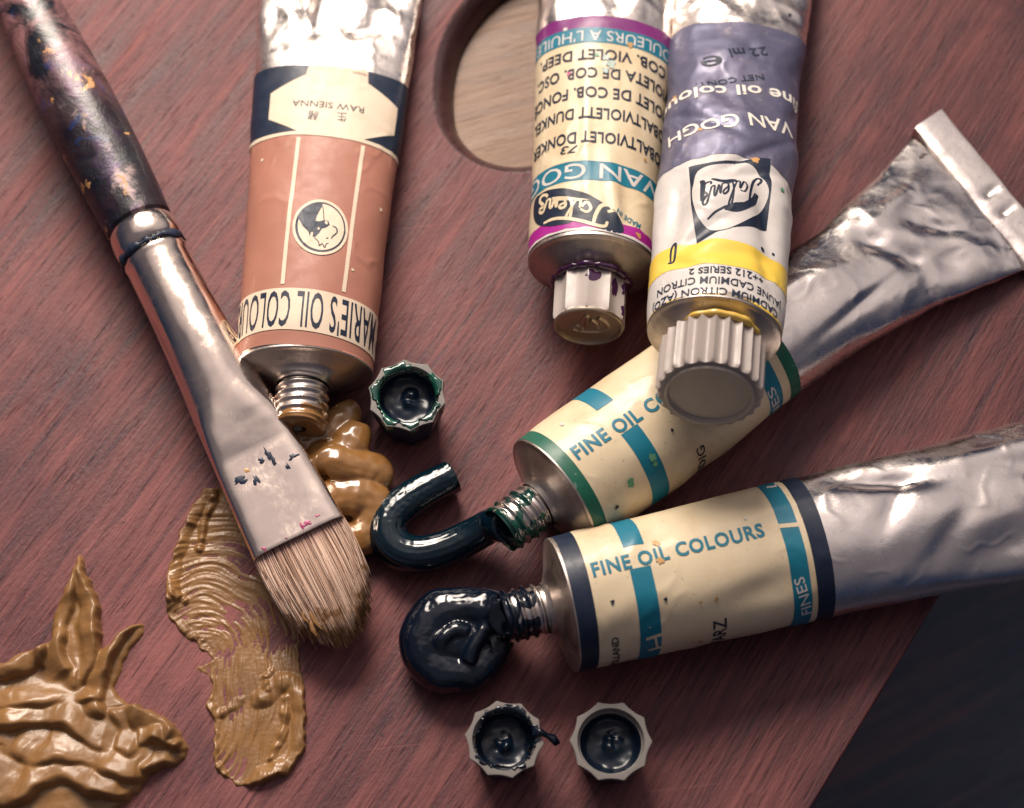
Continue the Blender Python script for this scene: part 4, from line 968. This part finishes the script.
def relief(name, outline, fn, mat, step=.32, edge=1.2, smooth_out=True, clip=None):
    P = np.array([G(*p)[:2] for p in outline])
    if smooth_out: P = catmull(P, 5, True)
    lo = P.min(0) - 1; hi = P.max(0) + 1
    if clip is not None: lo = np.maximum(lo, clip[0]); hi = np.minimum(hi, clip[1])
    x = np.arange(lo[0], hi[0], step); y = np.arange(lo[1], hi[1], step); X, Y = np.meshgrid(x, y)
    wx = X + .5 * perlin(X * .5, Y * .5, 71); wy = Y + .5 * perlin(X * .5, Y * .5, 72)
    D, _, _ = seg_dist(wx, wy, P, True); sd = np.where(inpoly(wx, wy, P), D, -D)
    e = np.clip(sd / edge, 0, 1); prof = np.sqrt(np.clip(1 - (1 - e) ** 2, 0, 1))
    Z = np.where(sd > 0, fn(X, Y, sd, prof), -.25)
    Zs = Z.copy()
    keep = sd > -step * 1.5
    mb = MB(); idx = -np.ones(X.shape, int); idx[keep] = np.arange(keep.sum())
    V = np.stack([X[keep], Y[keep], Zs[keep]], 1); F = []
    a = idx[:-1, :-1]; b = idx[:-1, 1:]; c = idx[1:, 1:]; d = idx[1:, :-1]; ok = (a >= 0) & (b >= 0) & (c >= 0) & (d >= 0)
    ok &= (np.maximum(np.maximum(Zs[:-1, :-1], Zs[1:, 1:]), np.maximum(Zs[:-1, 1:], Zs[1:, :-1])) > -.12)
    F = list(zip(a[ok].tolist(), b[ok].tolist(), c[ok].tolist(), d[ok].tolist()))
    mb.add(V, F, 0, V[:, :2] / 10)
    c0 = P.mean(0)
    return mb.build(name, [mat], None, (c0[0], c0[1], 0), recalc=False)

def px(pts): return np.array([G(*p)[:2] for p in pts])
# thick heap at the lower left: overlapping licks of paint, each steep on one side and trailing off on the other
LICKS = [  # points, width to the soft side, width to the steep side, height
    ([(81, 554), (73, 585), (66, 618), (64, 650), (72, 676)], 3.0, 2.0, 3.0), ([(83, 560), (92, 592), (97, 622), (92, 655), (74, 690)], 3.2, 2.2, 3.4),
    ([(76, 600), (79, 640), (82, 672), (76, 700)], 1.2, 1.2, -1.3),
    ([(141, 627), (122, 645), (107, 670), (102, 700), (76, 706), (50, 700)], 3.0, 2.2, 3.8), ([(52, 655), (38, 654), (16, 664), (-30, 676)], 4.6, 3.2, 3.6),
    ([(112, 708), (84, 716), (56, 706), (20, 704), (-20, 712)], 4.4, 2.6, 2.8), ([(112, 716), (134, 712), (158, 720), (178, 738)], 4.0, 2.4, 3.2),
    ([(182, 748), (158, 738), (132, 740)], 2.6, 1.6, 3.4), ([(176, 760), (148, 766), (128, 750), (108, 742)], 3.2, 1.8, 3.0),
    ([(110, 752), (74, 742), (44, 726), (8, 730), (-30, 726)], 6.0, 2.4, 3.8), ([(148, 774), (112, 770), (84, 764), (40, 770), (10, 752)], 5.6, 2.4, 3.6), ([(136, 790), (96, 794), (60, 784), (24, 796), (-20, 780)], 6.0, 2.6, 3.6)]
LK = [(catmull(px(p), 5), a, b, h) for p, a, b, h in LICKS]
def heap(X, Y, sd, prof):
    wx = X + 2.2 * perlin(X * .075, Y * .075, 3) + .5 * perlin(X * .3, Y * .3, 4); wy = Y + 2.2 * perlin(X * .075, Y * .075, 13) + .5 * perlin(X * .3, Y * .3, 14)
    Z = .9 + .3 * perlin(X * .1, Y * .3, 5)
    for P, a, b, h in LK:
        D, S, sg = seg_dist(wx, wy, P); hh = h * (.75 + .5 * perlin(S * 4 + h * 7, S * 0 + 1.5, 21)) * np.clip(np.minimum(S * 7 + .35, (1 - S) * 7 + .35), 0, 1)
        w = np.where(sg > 0, b, a); k = np.clip(1 - (D / w) ** 2, 0, 1)
        if h < 0: Z = Z + hh * k ** 2 * .8; continue
        soft = np.clip(1 - D / (a * 1.75), 0, 1); steep = np.clip(1 - (D / (b * .62)) ** 2, 0, 1)
        r = np.where(sg > 0, hh * np.sqrt(steep), hh * (.55 * soft + .45 * soft * soft * (3 - 2 * soft))) + .5
        q = np.clip(.5 + .5 * (r - Z) / .5, 0, 1); Z = Z * (1 - q) + r * q + .5 * q * (1 - q)
    Z = Z + .10 * perlin(wx * .35, wy * .5, 33) + .03 * perlin(wx * 1.2, wy * 1.6, 35)
    return Z * prof - .1
o = relief('paint_heap', [(-60, 672), (0, 666), (24, 654), (46, 646), (53, 634), (55, 616), (63, 596), (73, 572), (81, 553), (87, 576), (99, 598), (101, 628), (104, 650), (122, 632), (141, 624), (144, 632), (127, 656), (116, 686), (129, 703), (156, 713), (176, 726), (187, 746), (181, 762), (150, 776), (139, 792), (116, 812), (60, 850), (-60, 850)], heap, M['p_ochre_dry'], .26, 1.3)
tag(o, 'thick heap of ochre paint pulled into two peaks, away from the brush', 'paint')

# thin smear dragged by the brush
ARC = catmull(px([(172, 590), (190, 560), (215, 552), (240, 580), (258, 620), (275, 660)]), 6)
EDGE1 = [(catmull(px(p), 5), w, h) for p, w, h in [([(211, 492), (196, 510), (182, 535), (172, 572), (170, 604)], 2.0, 1.7), ([(214, 500), (204, 525), (200, 548)], 1.1, 1.1), ([(170, 600), (178, 596), (186, 602)], 1.0, 1.0),
         ([(208, 700), (214, 712), (226, 712), (240, 700)], 1.2, .9), ([(262, 700), (280, 684), (296, 690), (303, 720), (298, 750), (282, 770), (256, 782)], 2.2, 1.7), ([(270, 690), (264, 680), (272, 672)], .9, .9), ([(286, 700), (284, 730), (272, 760)], 1.0, 1.1), ([(216, 735), (218, 765), (232, 783)], 1.0, .7), ([(200, 640), (188, 634), (174, 618)], 1.2, .7)]]
def smear(X, Y, sd, prof):
    c1 = G(205, 648); r1 = np.hypot(X - c1[0], (Y - c1[1]) * .92)
    c2 = G(62, 700); r2 = np.hypot(X - c2[0], Y - c2[1])
    n1 = 1.4 * perlin(X * .10, Y * .10, 3); n2 = 1.4 * perlin(X * .12, Y * .08, 6)
    t1 = np.arctan2(Y - c1[1], X - c1[0]); t2 = np.arctan2(Y - c2[1], X - c2[0])
    s1 = 1.3 * perlin((r1 + n1) * 1.25, t1 * 1.6, 51) + .8 * perlin((r1 + n1) * 2.3, t1 * 3.0, 52); s2 = 1.2 * perlin((r2 + n2) * 1.2, t2 * 5.0, 53) + .9 * perlin((r2 + n2) * 1.9, t2 * 7.0, 54)
    c3 = G(420, 560); r3 = np.hypot(X - c3[0], Y - c3[1]); 
    yy = Y - G(230, 655)[1]
    k = sstep(-3, 3, yy + .0 * X)                 # 1 in the upper patch
    stri = s1 * k + s2 * (1 - k)
    # body: full round the rim of the upper patch and at the lower right, starved in between
    rim = np.exp(-((r1 - 0) / 9.5) ** 2) * .0
    body = .15 + .20 * perlin(X * .14, Y * .14, 9)
    lo = sstep(0, 9, X - G(232, 720)[0]) * (1 - k) * .35
    mid = np.exp(-(yy / 6.0) ** 2) * .02 
    right = sstep(2, 10, X - G(225, 600)[0]) * k * .07
    Z = body + lo - mid - right + .21 * stri * (.7 + .6 * perlin(X * .3, Y * .3, 15)) + .035 * perlin(X * 1.6, Y * 1.6, 16)
    for P, w, h in EDGE1:
        D, S, sg = seg_dist(X + .5 * perlin(X * .4, Y * .4, 31), Y + .5 * perlin(X * .4, Y * .4, 32), P)
        kk = np.clip(1 - (D / w) ** 2, 0, 1); Z = Z + .75 * h * (.8 + .6 * perlin(S * 6, S * 0 + h, 22)) * kk ** 1.2
    Z = Z + np.exp(-(sd / .8) ** 2) * .22 * np.clip(.6 + perlin(X * .3, Y * .3, 44) * 1.5, 0, 1.5)
    return np.where(Z > 0, Z, Z * .6) * np.clip(prof * 1.4, 0, 1) - .05
o = relief('paint_smear', [(211, 488), (195, 505), (180, 535), (168, 576), (166, 609), (181, 633), (199, 646), (212, 660), (196, 668), (210, 678), (212, 694), (205, 707), (215, 723), (213, 750), (217, 770), (236, 784), (255, 786), (285, 775), (303, 752), (306, 720), (304, 690), (300, 664), (300, 636), (300, 600), (285, 555), (250, 500)], smear, M['p_ochre_dry'], .2, .9)
tag(o, 'flat ochre paint smear combed by bristles, running out from under the brush', 'paint')

# ------------------------------------------------------------------ brush
def brush():
    O = G(141, 228, 12.5); tip = G(300, 541, 9.5)
    d = tip - O; Lf = float(np.linalg.norm(d)); pitch = math.atan2(-(d[2]), np.linalg.norm(d[:2]))
    T = Tube(O, tip, [(0, 6.5, 6.5), (5, 6.8, 6.8), (24, 7.2, 7.3), (36, 7.7, 7.3), (48, 8.5, 6.1), (57, 8.9, 4.6), (58.5, 9.0, 4.45), (Lf, 9.9, 3.8)], Lf, lie=False, pitch=pitch)
    t = thing('paint_brush', 'wide flat bristle brush with dark paint stained handle and silver ferrule', 'paintbrush', T.base)
    # ferrule: round at the handle, pressed flat at the hair
    n = 160; th = np.linspace(-PI, PI, n, endpoint=False); R = []; UV = []
    vs = np.concatenate([np.linspace(-1.0, 11, 60), np.linspace(11.4, Lf, 90)])
    bead = lambda v: 1 + .10 * math.exp(-((v - 2.6) / 2.9) ** 4) - .10 * math.exp(-((v - 6.6) / .6) ** 2) + .03 * math.exp(-((v - 8.2) / .8) ** 2) - .05 * math.exp(-((v + .8) / .5) ** 2)
    for v in vs:
        a, b, c = T.sec(np.array(max(v, 0))); ex = 2 + 3.2 * float(sstep(42, 60, v)); k = bead(v)
        cs, sn = np.cos(th), np.sin(th)
        x = float(a) * k * np.sign(sn) * np.abs(sn) ** (2 / ex); z = float(b) * k * np.sign(cs) * np.abs(cs) ** (2 / ex)
        crease = 0
        R.append(T.pt(x, np.full(n, v), z)); UV.append(np.stack([th, np.full(n, v / 10)], -1))
    i_end = len(R) - 1
    for kk, dv in ((.985, .15), (.95, .1), (.94, -3)): R.append(T.O + T.d * (Lf + dv) + (R[i_end] - T.O - T.d * Lf) * kk); UV.append(UV[-1])
    mb = MB(); mb.grid(np.array(R), 0, np.array(UV), wrap_j=True)
    # rolled lip at the hair end
    f = mb.build('ferrule', [M['nickel']], t, T.base)
    def fpt(u, v, off):
        a, b, c = T.sec(np.asarray(v)); return T.pt(u, v, b * (1 - np.clip(np.abs(u) / a, 0, 1) ** 5.2) ** (1 / 5.2) + off)
    def fleck(x, y, r, m, seed, asp=1.0):
        # a dried speck: solve for its place on the flat face
        u, v = 0.0, Lf - 10
        for _ in range(30):
            p0 = proj(fpt(np.array(u), np.array(v), 0)); J = np.stack([(proj(fpt(np.array(u + .2), np.array(v), 0)) - p0) / .2, (proj(fpt(np.array(u), np.array(v + .2), 0)) - p0) / .2], 1)
            dx = np.linalg.solve(J, np.array([x, y]) - p0); u = float(np.clip(u + dx[0], -8.5, 8.5)); v = float(np.clip(v + dx[1], 20, Lf - .5))
        a = np.linspace(0, 2 * PI, 20, endpoint=False); q = r * np.clip(1 + 1.1 * perlin(np.cos(a) * .9 + seed * 1.37, np.sin(a) * .9 + .4, seed) + .35 * perlin(np.cos(a) * 2.1, np.sin(a) * 2.1 + seed, seed + 7), .25, 2); V = []
        for k in (1, .8, .5, 0.01): V.append(fpt(u + q * np.cos(a) * k * (asp if seed % 2 else .6), v + q * np.sin(a) * k * (.7 if seed % 2 else 1.5), .03 + .12 * (1 - k * k)))
        m_ = MB(); m_.grid(np.array(V), 0, wrap_j=True); m_.build('paint_speck', [M[m]], f, T.base)
    for i, q in enumerate([(268, 454, 1.1, 'black'), (262, 460, .8, 'black'), (274, 461, .6, 'black'), (240, 481, .9, 'black'), (256, 480, .8, 'black'), (292, 457, .75, 'black'), (288, 466, .6, 'black'), (308, 523, .7, 'stain_pink'), (302, 526, .4, 'stain_pink'), (317, 516, .3, 'stain_pink'), (264, 549, .45, 'stain_pink'), (286, 538, .25, 'stain_pink'), (247, 470, .5, 'stain_ochre')]): fleck(*q, seed=i, asp=1.3)
    # dark ring of old paint in the groove
    mb = MB(); R = []; th2 = np.linspace(0, 2 * PI, 90, endpoint=False)
    for k in np.linspace(0, 2 * PI, 10, endpoint=False):
        w = .5 + .45 * perlin(np.cos(th2) * 2.5, np.sin(th2) * 2.5, 3) + .35 * perlin(np.cos(th2) * 9, np.sin(th2) * 9, 4); rr = 6.95 + 1.0 * w * np.cos(k); R.append(T.pt(rr * np.sin(th2), 6.7 + w * 1.7 * np.sin(k) + .7 * perlin(th2 * 1.5, th2 * 0, 5), rr * np.cos(th2)))
    mb.grid(np.array(R), 0, wrap_i=True, wrap_j=True); mb.build('paint_crust', [M['black']], f, T.base)
    # handle
    prof = [(1.0, 6.0), (0, 6.3), (-.6, 6.9), (-2, 7.2), (-12, 7.7), (-26, 8.0), (-42, 7.8), (-62, 6.8), (-85, 5.6), (-120, 4.2), (-170, 3.2), (-178, 2.6), (-180, .6), (-180.1, .01)]
    pv = catmull(np.array(prof), 6); mb = MB(); n = 96; th3 = np.linspace(0, 2 * PI, n, endpoint=False); R = []; UV = []
    for v, r in pv:
        rr = r * (1 + .012 * perlin(np.cos(th3) * 2 + v * .2, np.sin(th3) * 2, 3)); R.append(T.pt(rr * np.sin(th3), np.full(n, v), rr * np.cos(th3))); UV.append(np.stack([np.sin(th3) * .8, np.full(n, v / 10)], -1))
    mb.grid(np.array(R), 0, np.array(UV), wrap_j=True); mb.build('handle', [M['handle']], t, T.base)
    # hair
    rnd = random.Random(5); mb = MB(); V = []; F = []; UVh = []; N = 2100
    for i in range(N):
        while True:
            x = rnd.uniform(-1, 1); z = rnd.uniform(-1, 1)
            if x ** 4 + z ** 4 < 1: break
        if rnd.random() < .45: z = math.copysign(rnd.uniform(.72, .97), z) * (1 - .25 * x ** 4)
        Lh = 23.4 - 7.6 * abs(x) ** 2.2 * (1.0 if x > 0 else 1.25) - 2.5 * abs(z) ** 2 + rnd.gauss(0, .8)
        if rnd.random() < .10: Lh *= rnd.uniform(.75, 1.04)
        xe = x * (.88 + .05 * rnd.gauss(0, 1)) ; zt = z * (.35 + .1 * rnd.random())
        bow = .9 * x; c0 = rnd.random(); rr = rnd.uniform(.11, .20); ns = 6; clump = .45 * math.sin(x * 31 + 4 * z) 
        base_i = len(V)
        for k in range(ns + 1):
            s = k / ns; e = s * s * (3 - 2 * s) if s < 1 else 1
            lx = x * 9.7 * (1 - s ** 1.7) + xe * 9.7 * s ** 1.7 + bow * math.sin(PI * s) * .55 + clump * s ** 3 * .7
            lz = z * 2.9 * (1 - s) + zt * 2.9 * s + .9 * math.sin(PI * s) * z * .5
            v = Lf - 1.2 + Lh * s
            drop = max(0.0, s - .35) ** 2 * 2.4                       # the tip sags on to the palette
            p = T.pt(lx, v, lz); p = p - np.array([0, 0, drop]); p[2] = max(p[2], 1.6 + .8 * c0)
            r = rr * (1 - .62 * s ** 2)
            for a in (0, 2.094, 4.189):
                V.append(p + T.s * math.cos(a) * r + T.n * math.sin(a) * r); UVh.append((c0, s))
            if k:
                b0 = base_i + (k - 1) * 3; b1 = b0 + 3
                for a in range(3): F.append((b0 + a, b0 + (a + 1) % 3, b1 + (a + 1) % 3, b1 + a))
        F.append((base_i + ns * 3, base_i + ns * 3 + 1, base_i + ns * 3 + 2))
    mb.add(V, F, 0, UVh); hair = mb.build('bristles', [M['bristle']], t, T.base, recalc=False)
    # paint caught on the hair near the tip
    mb = MB(); rnd = random.Random(9)
    DAB = [(4.6, Lf + 16.4, 4.4, .42), (5.6, Lf + 17.6, 3.4, .5), (6.2, Lf + 15.0, 2.6, .35)] + [(rnd.gauss(2.0, 2.6), Lf + rnd.uniform(15.5, 22), rnd.uniform(2.0, 5.0), rnd.uniform(.14, .34)) for _ in range(0)]
    for (x, y, l, w) in DAB:
        x = max(-5.5, min(6.5, x)); y = min(y, Lf + 22.5 - .22 * abs(x) ** 1.7)
        A = np.array([(x + rnd.uniform(-.6, .6), y - l / 2), (x, y), (x + rnd.uniform(-.6, .6) - .1 * x, y + l / 2)]); C = catmull(A, 6); Pp = []
        for q in C:
            s = (q[1] - Lf + 1.2) / 24; p = T.pt(q[0], q[1], 2.9 * (.9 - .55 * s) + .15) - np.array([0, 0, max(0, s - .35) ** 2 * 2.4]); Pp.append(p)
        sweep(mb, Pp, np.interp(np.linspace(0, 1, len(Pp)), [0, .2, .6, 1], [.05, w * .8, w, .06]), 8, .6)
    # join the dabs into one clot of paint
    V_ = np.concatenate(mb.v); 
    mb.build('paint_load', [M['p_ochre_dry']], hair, T.base)
brush()

bpy.data.objects.remove(_txto); bpy.data.curves.remove(_txt)

# ------------------------------------------------------------------ light
def area(name, loc, target, sx, sy, power, col):
    l = bpy.data.lights.new(name, 'AREA'); l.shape = 'RECTANGLE'; l.size = sx * MM; l.size_y = sy * MM; l.energy = power; l.color = col
    o = bpy.data.objects.new(name, l); COL.objects.link(o); o.location = tuple(np.asarray(loc) * MM)
    from mathutils import Vector
    o.rotation_euler = Vector(np.asarray(target, float) - np.asarray(loc, float)).to_track_quat('-Z', 'Y').to_euler()
    return o
area('window_light', (-140, 450, 405), (-88, 22, 0), 350, 310, 1.16, (1.0, .88, .76)).data.spread = math.radians(57)

w = bpy.data.worlds.new('World'); scene.world = w; w.use_nodes = True
nt = w.node_tree; bg = nt.nodes['Background']
def nd(t, **k):
    x = nt.nodes.new(t)
    for a, b in k.items(): setattr(x, a, b)
    return x
tc = nd('ShaderNodeTexCoord')
def lobe(direction, stops):
    v = np.array(direction, float); v /= np.linalg.norm(v)
    d = nd('ShaderNodeVectorMath', operation='DOT_PRODUCT'); nt.links.new(tc.outputs['Generated'], d.inputs[0]); d.inputs[1].default_value = tuple(v)
    r = nd('ShaderNodeValToRGB'); nt.links.new(d.outputs['Value'], r.inputs[0]); e = r.color_ramp.elements
    for i, (p, c) in enumerate(stops):
        x = e[i] if i < 2 else e.new(p); x.position = p; x.color = (*c, 1)
    return r.outputs[0]
# a dim bluish room, with two bright patches added for the metal to reflect
room = lobe((0, 0, 1), [(0.0, (.018, .027, .056)), (1.0, (.18, .165, .185)), (.28, (.044, .050, .080)), (.62, (.125, .113, .130))])
bright = lobe((-.15, .45, .88), [(.82, (0, 0, 0)), (.965, (.50, .43, .41))])
ad = nd('ShaderNodeMix', data_type='RGBA', blend_type='ADD'); ad.inputs[0].default_value = 1
metal_glow = lobe((.50, .50, .71), [(.78, (0, 0, 0)), (.97, (.44, .385, .365))])  # unseen glow added at the back right to brighten the tube tails
ad2 = nd('ShaderNodeMix', data_type='RGBA', blend_type='ADD'); ad2.inputs[0].default_value = 1
nt.links.new(bright, ad2.inputs[6]); nt.links.new(metal_glow, ad2.inputs[7])
nt.links.new(room, ad.inputs[6]); nt.links.new(ad2.outputs[2], ad.inputs[7]); nt.links.new(ad.outputs[2], bg.inputs[0]); bg.inputs[1].default_value = 1.0

# ------------------------------------------------------------------ camera
cd = bpy.data.cameras.new('camera'); cam = bpy.data.objects.new('camera', cd); COL.objects.link(cam); scene.camera = cam
cam.location = tuple(CAM * MM); cam.rotation_euler = (math.radians(90) - EL, 0, 0)
cd.sensor_width = 36; cd.lens = 18 / math.tan(HF / 2); cd.clip_start = .01; cd.clip_end = 20
cd.dof.use_dof = True; cd.dof.focus_distance = (DIST - 20) * MM; cd.dof.aperture_fstop = 13.0
scene.render.resolution_x = W; scene.render.resolution_y = H
scene.view_settings.view_transform = 'Standard'; scene.view_settings.look = 'None'; scene.view_settings.exposure = 0; scene.view_settings.gamma = 1
scene.cycles.use_denoising = True
